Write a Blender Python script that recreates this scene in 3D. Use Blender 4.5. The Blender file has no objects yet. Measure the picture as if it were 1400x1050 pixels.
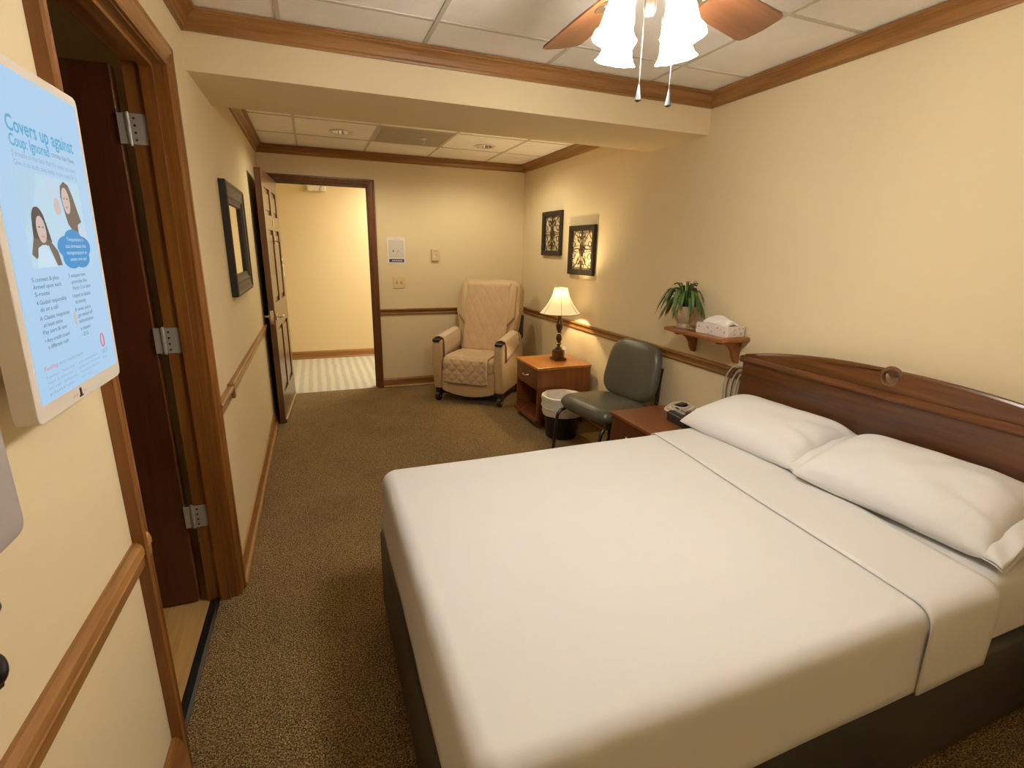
import bpy, bmesh, math, random
from mathutils import Vector, Matrix, noise
random.seed(7)
SC = bpy.context.scene
COL = SC.collection
R = math.radians
PI = math.pi

# ------------------------------------------------------------------ camera
cam_d = bpy.data.cameras.new('camera'); cam = bpy.data.objects.new('camera', cam_d); COL.objects.link(cam)
cam_d.sensor_width = 36.0; cam_d.sensor_fit = 'HORIZONTAL'; cam_d.lens = 36.0 * 682.33 / 1400.0
cam_d.clip_start = 0.02; cam_d.clip_end = 60
_r = Vector((0.93258589, -0.36045678, 0.01882727)); _u = Vector((0.07685772, 0.24927226, 0.9653788)); _f = Vector((0.35267045, 0.89885163, -0.26017168))
M = Matrix(((_r.x, _u.x, -_f.x), (_r.y, _u.y, -_f.y), (_r.z, _u.z, -_f.z))).to_4x4()
M.translation = Vector((0.412, -5.3751, 1.4759))
cam.matrix_world = M
SC.camera = cam

# ------------------------------------------------------------------ world, lights, exposure
w = bpy.data.worlds.new('world'); SC.world = w; w.use_nodes = True
w.node_tree.nodes['Background'].inputs[0].default_value = (1.0, 0.82, 0.6, 1)
w.node_tree.nodes['Background'].inputs[1].default_value = 0.0
SC.view_settings.view_transform = 'Standard'; SC.view_settings.look = 'None'
SC.view_settings.gamma = 1.0; SC.view_settings.exposure = 0.25; SC.view_settings.use_curve_mapping = False

SC.cycles.diffuse_bounces = 8; SC.cycles.max_bounces = 12
FAN_W = 2.6          # watts of each of the four fan bulbs
FAN_COL = (1.0, 0.955, 0.885)
CAN_W = 23.0           # recessed lights in the low ceiling by the door
HALL_W = 44.0         # corridor ceiling light
LAMP_W = 24.0          # table lamp bulb
SHADE_E = 58.0

def light(name, typ, loc, energy, col, size=0.1, rot=(0, 0, 0), spot=None, shape=None, size_y=None):
    d = bpy.data.lights.new(name, typ); d.energy = energy; d.color = col
    if typ == 'AREA':
        d.size = size
        if shape: d.shape = shape
        if size_y: d.size_y = size_y
    else:
        d.shadow_soft_size = size
    if typ == 'SPOT': d.spot_size = spot; d.spot_blend = 0.6
    o = bpy.data.objects.new(name, d); COL.objects.link(o); o.location = loc; o.rotation_euler = rot
    return o
light('corridor_light', 'AREA', (1.75, 0.95, 2.36), HALL_W, (1.0, 0.95, 0.80), 0.6, shape='RECTANGLE', size_y=1.1)

# ------------------------------------------------------------------ materials
def mat(name, col, rough=0.5, metal=0.0, spec=0.5, bump=0.0, bscale=200.0, var=0.0, vscale=8.0, sheen=0.0, coat=0.0):
    m = bpy.data.materials.new(name); m.use_nodes = True
    nt = m.node_tree; b = nt.nodes['Principled BSDF']
    b.inputs['Base Color'].default_value = (*col, 1); b.inputs['Roughness'].default_value = rough
    b.inputs['Metallic'].default_value = metal; b.inputs['Specular IOR Level'].default_value = spec
    if sheen: b.inputs['Sheen Weight'].default_value = sheen
    if coat: b.inputs['Coat Weight'].default_value = coat; b.inputs['Coat Roughness'].default_value = 0.15
    tc = nt.nodes.new('ShaderNodeTexCoord')
    if var:
        n = nt.nodes.new('ShaderNodeTexNoise'); n.inputs['Scale'].default_value = vscale; n.inputs['Detail'].default_value = 4
        nt.links.new(tc.outputs['Object'], n.inputs['Vector'])
        r = nt.nodes.new('ShaderNodeValToRGB')
        r.color_ramp.elements[0].position = 0.3; r.color_ramp.elements[1].position = 0.7
        r.color_ramp.elements[0].color = (*[max(0, c * (1 - var)) for c in col], 1)
        r.color_ramp.elements[1].color = (*[min(1, c * (1 + var)) for c in col], 1)
        nt.links.new(n.outputs['Fac'], r.inputs['Fac']); nt.links.new(r.outputs['Color'], b.inputs['Base Color'])
    if bump:
        n2 = nt.nodes.new('ShaderNodeTexNoise'); n2.inputs['Scale'].default_value = bscale; n2.inputs['Detail'].default_value = 3
        nt.links.new(tc.outputs['Object'], n2.inputs['Vector'])
        bp = nt.nodes.new('ShaderNodeBump'); bp.inputs['Strength'].default_value = bump; bp.inputs['Distance'].default_value = 0.004
        nt.links.new(n2.outputs['Fac'], bp.inputs['Height']); nt.links.new(bp.outputs['Normal'], b.inputs['Normal'])
    return m

def wood(name, c1, c2, axis='x', rough=0.35, scale=1.0, coat=0.15, dens=26.0):
    m = bpy.data.materials.new(name); m.use_nodes = True
    nt = m.node_tree; b = nt.nodes['Principled BSDF']
    tc = nt.nodes.new('ShaderNodeTexCoord'); mp = nt.nodes.new('ShaderNodeMapping')
    s = {'x': (1.2, dens, dens), 'y': (dens, 1.2, dens), 'z': (dens, dens, 1.2)}[axis]
    mp.inputs['Scale'].default_value = [v * scale for v in s]
    nt.links.new(tc.outputs['Object'], mp.inputs['Vector'])
    n = nt.nodes.new('ShaderNodeTexNoise'); n.inputs['Scale'].default_value = 1.0; n.inputs['Detail'].default_value = 6; n.inputs['Distortion'].default_value = 0.9
    nt.links.new(mp.outputs[0], n.inputs['Vector'])
    n3 = nt.nodes.new('ShaderNodeTexNoise'); n3.inputs['Scale'].default_value = 5.0; n3.inputs['Detail'].default_value = 4
    nt.links.new(mp.outputs[0], n3.inputs['Vector'])
    mx = nt.nodes.new('ShaderNodeMath'); mx.operation = 'MULTIPLY_ADD'; mx.inputs[1].default_value = 0.35
    nt.links.new(n3.outputs['Fac'], mx.inputs[0]); nt.links.new(n.outputs['Fac'], mx.inputs[2])
    r = nt.nodes.new('ShaderNodeValToRGB')
    r.color_ramp.elements[0].position = 0.45; r.color_ramp.elements[1].position = 0.85
    r.color_ramp.elements[0].color = (*c1, 1); r.color_ramp.elements[1].color = (*c2, 1)
    nt.links.new(mx.outputs[0], r.inputs['Fac']); nt.links.new(r.outputs['Color'], b.inputs['Base Color'])
    b.inputs['Roughness'].default_value = rough; b.inputs['Coat Weight'].default_value = coat; b.inputs['Coat Roughness'].default_value = 0.25
    bp = nt.nodes.new('ShaderNodeBump'); bp.inputs['Strength'].default_value = 0.08; bp.inputs['Distance'].default_value = 0.002
    nt.links.new(mx.outputs[0], bp.inputs['Height']); nt.links.new(bp.outputs['Normal'], b.inputs['Normal'])
    return m

def emis(name, col, strength):
    m = bpy.data.materials.new(name); m.use_nodes = True
    b = m.node_tree.nodes['Principled BSDF']
    b.inputs['Base Color'].default_value = (*col, 1); b.inputs['Emission Color'].default_value = (*col, 1); b.inputs['Emission Strength'].default_value = strength
    b.inputs['Roughness'].default_value = 0.4
    if strength <= 1.0: b.inputs['Base Color'].default_value = (0.02, 0.02, 0.02, 1)
    return m

def carpet(name, c1, c2, c3, scale=195.0):
    m = bpy.data.materials.new(name); m.use_nodes = True
    nt = m.node_tree; b = nt.nodes['Principled BSDF']; b.inputs['Roughness'].default_value = 1.0; b.inputs['Specular IOR Level'].default_value = 0.05
    b.inputs['Sheen Weight'].default_value = 0.1
    tc = nt.nodes.new('ShaderNodeTexCoord')
    n = nt.nodes.new('ShaderNodeTexNoise'); n.inputs['Scale'].default_value = scale; n.inputs['Detail'].default_value = 2; n.inputs['Roughness'].default_value = 0.7
    nt.links.new(tc.outputs['Object'], n.inputs['Vector'])
    r = nt.nodes.new('ShaderNodeValToRGB'); e = r.color_ramp.elements
    e[0].position = 0.38; e[0].color = (*c1, 1); e[1].position = 0.63; e[1].color = (*c3, 1)
    k = e.new(0.5); k.color = (*c2, 1)
    nt.links.new(n.outputs['Fac'], r.inputs['Fac'])
    n4 = nt.nodes.new('ShaderNodeTexNoise'); n4.inputs['Scale'].default_value = 3.0; n4.inputs['Detail'].default_value = 3
    nt.links.new(tc.outputs['Object'], n4.inputs['Vector'])
    mr = nt.nodes.new('ShaderNodeMapRange'); mr.inputs[1].default_value = 0.3; mr.inputs[2].default_value = 0.7; mr.inputs[3].default_value = 0.88; mr.inputs[4].default_value = 1.1
    nt.links.new(n4.outputs['Fac'], mr.inputs[0])
    mul = nt.nodes.new('ShaderNodeMix'); mul.data_type = 'RGBA'; mul.blend_type = 'MULTIPLY'; mul.inputs[0].default_value = 1.0
    nt.links.new(r.outputs['Color'], mul.inputs[6]); nt.links.new(mr.outputs[0], mul.inputs[7])
    nt.links.new(mul.outputs[2], b.inputs['Base Color'])
    v = nt.nodes.new('ShaderNodeTexVoronoi'); v.inputs['Scale'].default_value = scale * 0.9
    nt.links.new(tc.outputs['Object'], v.inputs['Vector'])
    bp = nt.nodes.new('ShaderNodeBump'); bp.inputs['Strength'].default_value = 0.9; bp.inputs['Distance'].default_value = 0.006; bp.invert = True
    nt.links.new(v.outputs['Distance'], bp.inputs['Height']); nt.links.new(bp.outputs['Normal'], b.inputs['Normal'])
    return m

def stripes(name, c1, c2, scale):
    m = bpy.data.materials.new(name); m.use_nodes = True
    nt = m.node_tree; b = nt.nodes['Principled BSDF']; b.inputs['Roughness'].default_value = 0.9; b.inputs['Specular IOR Level'].default_value = 0.1
    tc = nt.nodes.new('ShaderNodeTexCoord'); wv = nt.nodes.new('ShaderNodeTexWave'); wv.bands_direction = 'X'; wv.inputs['Scale'].default_value = scale; wv.inputs['Distortion'].default_value = 1.2; wv.inputs['Detail'].default_value = 3
    nt.links.new(tc.outputs['Object'], wv.inputs['Vector'])
    r = nt.nodes.new('ShaderNodeValToRGB'); r.color_ramp.elements[0].position = .25; r.color_ramp.elements[1].position = .75
    r.color_ramp.elements[0].color = (*c1, 1); r.color_ramp.elements[1].color = (*c2, 1)
    nt.links.new(wv.outputs['Fac'], r.inputs['Fac']); nt.links.new(r.outputs['Color'], b.inputs['Base Color'])
    return m

def quilt(name, col, scale=34.0):
    m = mat(name, col, 0.85, spec=0.2, sheen=0.2)
    nt = m.node_tree; b = nt.nodes['Principled BSDF']; tc = [n for n in nt.nodes if n.type == 'TEX_COORD'][0]
    hs = []
    for rot in (R(45), R(-45)):
        mp = nt.nodes.new('ShaderNodeMapping'); mp.inputs['Rotation'].default_value = (0, rot, rot); mp.inputs['Scale'].default_value = (scale,) * 3
        nt.links.new(tc.outputs['Object'], mp.inputs['Vector'])
        wv = nt.nodes.new('ShaderNodeTexWave'); wv.inputs['Scale'].default_value = 0.16; wv.inputs['Distortion'].default_value = 0.6
        nt.links.new(mp.outputs[0], wv.inputs['Vector']); hs.append(wv)
    mi = nt.nodes.new('ShaderNodeMath'); mi.operation = 'MINIMUM'
    nt.links.new(hs[0].outputs['Fac'], mi.inputs[0]); nt.links.new(hs[1].outputs['Fac'], mi.inputs[1])
    pw = nt.nodes.new('ShaderNodeMath'); pw.operation = 'POWER'; pw.inputs[1].default_value = 0.4
    nt.links.new(mi.outputs[0], pw.inputs[0])
    bp = nt.nodes.new('ShaderNodeBump'); bp.inputs['Strength'].default_value = 0.4; bp.inputs['Distance'].default_value = 0.008
    nt.links.new(pw.outputs[0], bp.inputs['Height']); nt.links.new(bp.outputs['Normal'], b.inputs['Normal'])
    return m

WALL = mat('wall_paint', (0.745, 0.625, 0.40), 0.75, spec=0.25, bump=0.06, bscale=420)
HALLWALL = mat('corridor_paint', (0.74, 0.60, 0.35), 0.75, spec=0.25, bump=0.05, bscale=420)
TILE = mat('ceiling_tile', (0.90, 0.87, 0.81), 0.95, spec=0.1, bump=0.25, bscale=160, var=0.05, vscale=4)
GRID = mat('ceiling_grid', (0.60, 0.55, 0.46), 0.6)
VENT = mat('vent_grey', (0.50, 0.45, 0.36), 0.7)
CARPET = carpet('carpet', (0.058, 0.032, 0.009), (0.205, 0.127, 0.042), (0.50, 0.345, 0.145))
HALLFLOOR = stripes('corridor_carpet', (0.45, 0.415, 0.32), (0.55, 0.51, 0.40), 3.4)
BATHFLOOR = wood('bath_floor', (0.45, 0.26, 0.07), (0.60, 0.38, 0.13), 'y', 0.5)
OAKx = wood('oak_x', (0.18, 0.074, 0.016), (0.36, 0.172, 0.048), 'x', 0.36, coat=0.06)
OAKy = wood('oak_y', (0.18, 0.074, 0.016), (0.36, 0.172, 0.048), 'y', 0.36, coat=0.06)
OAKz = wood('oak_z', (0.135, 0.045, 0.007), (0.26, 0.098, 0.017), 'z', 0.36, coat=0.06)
DARKz = wood('mahogany_z', (0.045, 0.011, 0.004), (0.085, 0.024, 0.008), 'z', 0.32)
DARKy = wood('mahogany_y', (0.06, 0.016, 0.005), (0.12, 0.036, 0.011), 'y', 0.28, coat=0.3)
DOORM = wood('door_wood', (0.085, 0.030, 0.011), (0.15, 0.058, 0.022), 'z', 0.3, coat=0.4)
HBD = wood('headboard_wood', (0.058, 0.018, 0.005), (0.118, 0.042, 0.012), 'y', 0.25, coat=0.35, dens=14)
HBT = wood('headboard_trim', (0.085, 0.028, 0.007), (0.165, 0.060, 0.016), 'y', 0.22, coat=0.4, dens=20)
NSTOP_LIT = wood('nightstand_top_lit', (0.36, 0.125, 0.022), (0.50, 0.20, 0.045), 'y', 0.3, coat=0.25, dens=12)  # orange wood lightened, painting the lamp's light onto the top
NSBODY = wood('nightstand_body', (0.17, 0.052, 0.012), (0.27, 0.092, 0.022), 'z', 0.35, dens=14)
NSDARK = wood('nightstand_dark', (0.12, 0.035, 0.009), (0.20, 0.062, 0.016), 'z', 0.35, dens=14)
NS2TOP = wood('bedside_top', (0.155, 0.045, 0.011), (0.235, 0.075, 0.018), 'y', 0.28, coat=0.25, dens=12)
NS2BODY = wood('bedside_body', (0.075, 0.019, 0.006), (0.125, 0.034, 0.010), 'z', 0.35, dens=14)
SHELFW = wood('shelf_wood', (0.22, 0.075, 0.016), (0.36, 0.135, 0.034), 'y', 0.3)
BLADE = wood('fan_blade', (0.105, 0.038, 0.014), (0.19, 0.075, 0.030), 'x', 0.4, dens=16)
SHEET = mat('white_sheet', (0.735, 0.735, 0.73), 0.85, spec=0.2, bump=0.05, bscale=60, sheen=0.1)
PILLOWM = mat('white_pillowcase', (0.775, 0.78, 0.78), 0.85, spec=0.2, bump=0.06, bscale=40, sheen=0.1)
VINYL = mat('dark_vinyl', (0.042, 0.044, 0.038), 0.42, bump=0.1, bscale=300)
OLIVE = mat('olive_vinyl', (0.105, 0.103, 0.072), 0.33, spec=0.55, bump=0.06, bscale=350)
BEIGE = mat('recliner_vinyl', (0.56, 0.41, 0.225), 0.5, bump=0.05, bscale=250)
QUILT = quilt('quilted_cover', (0.60, 0.43, 0.26))
QUILT2 = quilt('quilted_seat_cover', (0.62, 0.45, 0.28), 40.0)
for n_ in QUILT2.node_tree.nodes:
    if n_.type == 'BUMP': n_.inputs['Strength'].default_value = 0.9
COVER = mat('arm_cover', (0.66, 0.52, 0.37), 0.9, spec=0.2, bump=0.2, bscale=120, sheen=0.2)
PIPING = mat('brown_piping', (0.16, 0.09, 0.045), 0.7)
BLACK = mat('black_plastic', (0.012, 0.011, 0.010), 0.4)
BLACKS = mat('black_satin', (0.02, 0.018, 0.015), 0.35)
BLACKM = mat('black_metal', (0.018, 0.016, 0.014), 0.3, spec=0.6)
FRAMEB = mat('black_frame', (0.016, 0.010, 0.006), 0.5, var=0.3, vscale=30)
IRON = mat('bronze_iron', (0.075, 0.042, 0.015), 0.45, metal=0.5)
NICKEL = mat('brushed_nickel', (0.70, 0.64, 0.54), 0.28, metal=1.0)
HINGEM = mat('hinge_steel', (0.42, 0.40, 0.37), 0.42, metal=0.35)
CHROME = mat('chrome', (0.80, 0.77, 0.70), 0.15, metal=1.0)
MIRROR = mat('mirror_glass', (0.82, 0.82, 0.78), 0.04, metal=1.0)
WHITEP = mat('white_plastic', (0.74, 0.68, 0.60), 0.45)
IVORY = mat('ivory_plastic', (0.72, 0.55, 0.30), 0.45)
GREYP = mat('grey_plastic', (0.40, 0.36, 0.35), 0.5)
PAPER = mat('paper', (0.78, 0.72, 0.66), 0.8)
PAPERG = mat('paper_grey', (0.42, 0.36, 0.30), 0.8)
PAPERB = mat('paper_print', (0.10, 0.075, 0.10), 0.8)
NAVY = mat('navy_print', (0.06, 0.045, 0.11), 0.7)
LAMPB = mat('lamp_bronze', (0.11, 0.062, 0.022), 0.3, metal=0.6, var=0.35, vscale=40)
BAG = mat('bin_liner', (0.74, 0.72, 0.68), 0.4, bump=0.6, bscale=35)
POT = mat('pot_glaze', (0.40, 0.31, 0.20), 0.4, var=0.25, vscale=25)
SOIL = mat('soil', (0.03, 0.02, 0.01), 0.95, bump=0.6, bscale=120)
LEAF = mat('leaf_green', (0.045, 0.115, 0.018), 0.4, var=0.35, vscale=20)
LEAF2 = mat('leaf_light', (0.12, 0.19, 0.035), 0.4, var=0.3, vscale=20)
TISSUEB = mat('tissue_box', (0.72, 0.66, 0.62), 0.55)
TISSUE = mat('tissue', (0.86, 0.84, 0.80), 0.85)
TPRINT = mat('tissue_print', (0.40, 0.30, 0.30), 0.7)
CABLE = mat('white_cable', (0.62, 0.54, 0.42), 0.5)
SCREEN = emis('screen_glow', (0.36, 0.57, 0.79), 0.86)
def scr(name, c): return emis(name, c, 0.86)
S_BLUE = scr('screen_blue_text', (0.06, 0.33, 0.55)); S_GREY = scr('screen_grey_text', (0.11, 0.19, 0.29)); S_PHOTO = scr('screen_photo', (0.42, 0.62, 0.76))
S_CLOUD = scr('screen_cloud', (0.012, 0.24, 0.56)); S_WHITE = scr('screen_white', (0.50, 0.68, 0.82)); S_HAIR = scr('screen_hair', (0.055, 0.045, 0.05)); S_HAIR2 = scr('screen_hair_light', (0.13, 0.10, 0.085))
S_SKIN = scr('screen_skin', (0.55, 0.44, 0.42)); S_SHIRT = scr('screen_shirt', (0.47, 0.60, 0.75)); S_RED = scr('screen_red', (0.62, 0.18, 0.22)); S_TEAL = scr('screen_teal', (0.10, 0.38, 0.52)); S_PALE = scr('screen_pale', (0.38, 0.57, 0.74)); S_DIM = scr('screen_dim', (0.22, 0.34, 0.45))

# translucent materials for lit lamp shades
def shade_mat(name, col, e, ecol):
    m = bpy.data.materials.new(name); m.use_nodes = True
    nt = m.node_tree; nt.nodes.remove(nt.nodes['Principled BSDF']); out = nt.nodes['Material Output']
    t = nt.nodes.new('ShaderNodeBsdfTranslucent'); t.inputs[0].default_value = (*col, 1)
    d = nt.nodes.new('ShaderNodeBsdfDiffuse'); d.inputs[0].default_value = (*col, 1)
    mx = nt.nodes.new('ShaderNodeMixShader'); mx.inputs[0].default_value = 0.45
    nt.links.new(t.outputs[0], mx.inputs[1]); nt.links.new(d.outputs[0], mx.inputs[2])
    if e > 0:
        em = nt.nodes.new('ShaderNodeEmission'); em.inputs[0].default_value = (*ecol, 1); em.inputs[1].default_value = e
        ad = nt.nodes.new('ShaderNodeAddShader'); nt.links.new(mx.outputs[0], ad.inputs[0]); nt.links.new(em.outputs[0], ad.inputs[1])
        nt.links.new(ad.outputs[0], out.inputs[0])
    else:
        nt.links.new(mx.outputs[0], out.inputs[0])
    return m
GLASSSHADE = shade_mat('frosted_glass', (0.9, 0.88, 0.84), SHADE_E, (1.0, 0.955, 0.885))
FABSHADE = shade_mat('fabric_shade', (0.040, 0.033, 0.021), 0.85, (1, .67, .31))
BULB = emis('bulb', (1.0, 0.90, 0.75), 12.0)
CANBULB = emis('can_bulb', (1.0, 0.86, 0.66), 2.2)

# ------------------------------------------------------------------ mesh builder
class MB:
    def __init__(s): s.bm = bmesh.new()
    def _bev(s, geom, bev, seg=2):
        if bev > 0:
            es = [e for e in geom if isinstance(e, bmesh.types.BMEdge)]
            bmesh.ops.bevel(s.bm, geom=es, offset=bev, segments=seg, affect='EDGES', profile=0.5)
    def box(s, x0, x1, y0, y1, z0, z1, bev=0.0, seg=2, mtx=None):
        vs = [s.bm.verts.new((x, y, z)) for x in (min(x0, x1), max(x0, x1)) for y in (min(y0, y1), max(y0, y1)) for z in (min(z0, z1), max(z0, z1))]
        fs = [(0, 1, 3, 2), (4, 6, 7, 5), (0, 4, 5, 1), (2, 3, 7, 6), (0, 2, 6, 4), (1, 5, 7, 3)]
        F = [s.bm.faces.new([vs[i] for i in f]) for f in fs]
        if mtx is not None:
            for v in vs: v.co = mtx @ v.co
        if bev > 0: s._bev(list({e for f in F for e in f.edges}), bev, seg)
        return s
    def prism(s, poly, axis, a, b, bev=0.0):
        """poly: 2-D points; axis 'x': (y,z), 'y': (x,z), 'z': (x,y); extruded from a to b"""
        def P(p, t): return {'x': (t, p[0], p[1]), 'y': (p[0], t, p[1]), 'z': (p[0], p[1], t)}[axis]
        A = [s.bm.verts.new(P(p, a)) for p in poly]; B = [s.bm.verts.new(P(p, b)) for p in poly]
        n = len(poly); F = []
        for i in range(n): F.append(s.bm.faces.new((A[i], A[(i + 1) % n], B[(i + 1) % n], B[i])))
        F.append(s.bm.faces.new(A[::-1])); F.append(s.bm.faces.new(B))
        if bev > 0: s._bev(list({e for f in F for e in f.edges}), bev, 2)
        return s
    def lathe(s, prof, n=24, c=(0, 0, 0), caps=True, mtx=None, wob=None):
        rings = []
        for (r, z) in prof:
            ring = []
            for i in range(n):
                a = 2 * PI * i / n
                rr = r * (wob(a, z) if wob else 1)
                co = Vector((rr * math.cos(a), rr * math.sin(a), z))
                if mtx is not None: co = mtx @ co
                ring.append(s.bm.verts.new(co + Vector(c)))
            rings.append(ring)
        for k in range(len(rings) - 1):
            for i in range(n):
                s.bm.faces.new((rings[k][i], rings[k][(i + 1) % n], rings[k + 1][(i + 1) % n], rings[k + 1][i]))
        if caps:
            if prof[0][0] > 1e-4: s.bm.faces.new(rings[0][::-1])
            if prof[-1][0] > 1e-4: s.bm.faces.new(rings[-1])
        return s
    def cyl(s, c, r, h, n=20, axis='z', r2=None):
        m = {'z': Matrix.Identity(3), 'x': Matrix.Rotation(R(90), 3, 'Y'), 'y': Matrix.Rotation(R(-90), 3, 'X')}[axis]
        return s.lathe([(r, 0), (r if r2 is None else r2, h)], n, c, True, m)
    def tube(s, pts, r, n=8, closed=False, r_end=None):
        pts = [Vector(p) for p in pts]; m = len(pts); rings = []
        up = None
        for i, p in enumerate(pts):
            if closed: t = (pts[(i + 1) % m] - pts[i - 1])
            else: t = pts[min(i + 1, m - 1)] - pts[max(i - 1, 0)]
            t.normalize()
            if up is None:
                up = Vector((0, 0, 1)) if abs(t.z) < 0.9 else Vector((1, 0, 0))
            x = t.cross(up)
            if x.length < 1e-6: x = t.orthogonal()
            x.normalize(); up = x.cross(t).normalized()
            rr = r if r_end is None else r + (r_end - r) * i / (m - 1)
            rings.append([s.bm.verts.new(p + rr * (math.cos(2 * PI * k / n) * x + math.sin(2 * PI * k / n) * up)) for k in range(n)])
        rng = range(m) if closed else range(m - 1)
        for i in rng:
            a, b = rings[i], rings[(i + 1) % m]
            for k in range(n): s.bm.faces.new((a[k], a[(k + 1) % n], b[(k + 1) % n], b[k]))
        if not closed: s.bm.faces.new(rings[0][::-1]); s.bm.faces.new(rings[-1])
        return s
    def grid(s, fn, nu, nv, closed_u=False):
        V = [[s.bm.verts.new(fn(i / nu, j / nv)) for j in range(nv + 1)] for i in range(nu + 1)]
        for i in range(nu):
            for j in range(nv): s.bm.faces.new((V[i][j], V[i + 1][j], V[i + 1][j + 1], V[i][j + 1]))
        return s
    def ball(s, c, r, sx=1, sy=1, sz=1, u=16, v=10):
        m = Matrix.Translation(c) @ Matrix.Diagonal((r * sx, r * sy, r * sz, 1))
        bmesh.ops.create_uvsphere(s.bm, u_segments=u, v_segments=v, radius=1, matrix=m); return s
    def build(s, name, material, parent=None, smooth=False, subsurf=0, solid=0.0, at=None):
        bmesh.ops.recalc_face_normals(s.bm, faces=s.bm.faces)
        off = Vector((0, 0, 0))
        if parent is None and at is None:
            xs = [v.co for v in s.bm.verts]
            off = Vector(((min(v.x for v in xs) + max(v.x for v in xs)) / 2, (min(v.y for v in xs) + max(v.y for v in xs)) / 2, min(v.z for v in xs)))
            for v in s.bm.verts: v.co -= off
        me = bpy.data.meshes.new(name); s.bm.to_mesh(me); s.bm.free()
        if smooth:
            for p in me.polygons: p.use_smooth = True
        me.materials.append(material)
        o = bpy.data.objects.new(name, me); COL.objects.link(o)
        if parent is not None: o.parent = parent
        o.location = off
        if solid:
            md = o.modifiers.new('thick', 'SOLIDIFY'); md.thickness = solid; md.offset = 0
        if subsurf:
            md = o.modifiers.new('sub', 'SUBSURF'); md.levels = subsurf; md.render_levels = subsurf
        if smooth and not subsurf:
            try:
                me.set_sharp_from_angle(angle=R(40))
            except Exception: pass
        return o

def box(name, m, parent, x0, x1, y0, y1, z0, z1, bev=0.0, seg=2):
    return MB().box(x0, x1, y0, y1, z0, z1, bev, seg).build(name, m, parent)

def tag(o, label, cat=None, group=None, kind=None):
    o['label'] = label
    if cat: o['category'] = cat
    if group: o['group'] = group
    if kind: o['kind'] = kind
    return o
def struct(o, label, cat='trim'): return tag(o, label, cat, kind='structure')
def thing(name, label, cat, loc=(0, 0, 0), rz=0.0, group=None):
    e = bpy.data.objects.new(name, None); COL.objects.link(e); e.location = loc; e.rotation_euler = (0, 0, rz); e.empty_display_size = 0.05
    return tag(e, label, cat, group)
def sempty(name, label, cat='trim', loc=(0, 0, 0), rz=0.0):
    e = bpy.data.objects.new(name, None); COL.objects.link(e); e.location = loc; e.rotation_euler = (0, 0, rz); e.empty_display_size = 0.05
    return struct(e, label, cat)

def text_mesh(name, body, size, m, parent, fn, width=None, align='LEFT', bold=0.0):
    """flat lettering; fn maps (u, v) of the text plane to local 3-D"""
    c = bpy.data.curves.new(name, 'FONT'); c.body = body; c.size = size; c.align_x = align; c.resolution_u = 2; c.offset = bold
    o = bpy.data.objects.new(name, c); COL.objects.link(o)
    dg = bpy.context.evaluated_depsgraph_get(); dg.update()
    me = bpy.data.meshes.new_from_object(o.evaluated_get(dg)); bpy.data.objects.remove(o); bpy.data.curves.remove(c)
    xs = [v.co.x for v in me.vertices]; k = 1.0
    if width and xs: k = width / (max(xs) - min(xs) + 1e-9)
    for v in me.vertices: v.co = Vector(fn(v.co.x * k, v.co.y))
    me.materials.clear(); me.materials.append(m); me.name = name
    r = bpy.data.objects.new(name, me); COL.objects.link(r); r.parent = parent
    return r

# ------------------------------------------------------------------ room dimensions
W = 2.618; YB = -2.8136; YB2 = -2.25; HB = 2.1394; HC = 2.345; YN = -5.80; WT = 0.115
DY0, DY1, DH = -4.125, -3.225, 2.04      # left (bathroom) doorway
FX0, FX1, FH = 0.100, 0.962, 2.045        # far (corridor) doorway
J = 0.018

def wall(name, label, boxes, m=WALL):
    b = MB()
    for q in boxes: b.box(*q)
    return struct(b.build(name, m, None, at=1), label, 'wall')
wall('wall_left', 'cream left wall with the bathroom doorway in it',
     [(-WT, 0, YN, DY0 - J, 0, 2.45), (-WT, 0, DY1 + J, 0.0, 0, 2.45), (-WT, 0, DY0 - J, DY1 + J, DH + J, 2.45)])
wall('wall_right', 'cream right wall behind the bed, shelf and lamp', [(W, W + 0.1, YN, 0.12, 0, 2.45)])
wall('wall_back', 'cream far wall with the open corridor doorway',
     [(-WT, FX0 - J, 0, 0.12, 0, 2.45), (FX1 + J, W, 0, 0.12, 0, 2.45), (FX0 - J, FX1 + J, 0, 0.12, FH + J, 2.45)])
wall('wall_front', 'cream wall behind the viewer', [(-WT, W + 0.1, YN - 0.1, YN, 0, 2.45)])
wall('wall_beam', 'cream dropped beam crossing the room below the ceiling', [(0, W, YB, YB2, HB, 2.45)])
struct(box('floor', CARPET, None, -0.072, W, YN, 0.03, -0.03, 0.0), 'brown flecked loop carpet covering the room floor', 'floor')

# corridor beyond the far door
wall('wall_corridor', 'yellow corridor wall seen through the far doorway', [(-1.6, 4.2, 1.76, 1.86, 0, 2.45), (-1.7, -1.6, 0.12, 1.86, 0, 2.45), (4.2, 4.3, 0.12, 1.86, 0, 2.45),
     (W, 4.3, 0.0, 0.12, 0, 2.45), (-1.7, -WT, 0.0, 0.12, 0, 2.45)], HALLWALL)
struct(box('floor_corridor', HALLFLOOR, None, -1.6, 4.2, 0.03, 1.76, -0.03, 0.0), 'pale striped carpet on the corridor floor', 'floor')
struct(box('ceiling_corridor', TILE, None, -1.7, 4.3, 0.0, 1.86, 2.40, 2.45), 'plain pale ceiling over the corridor', 'ceiling')
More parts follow.
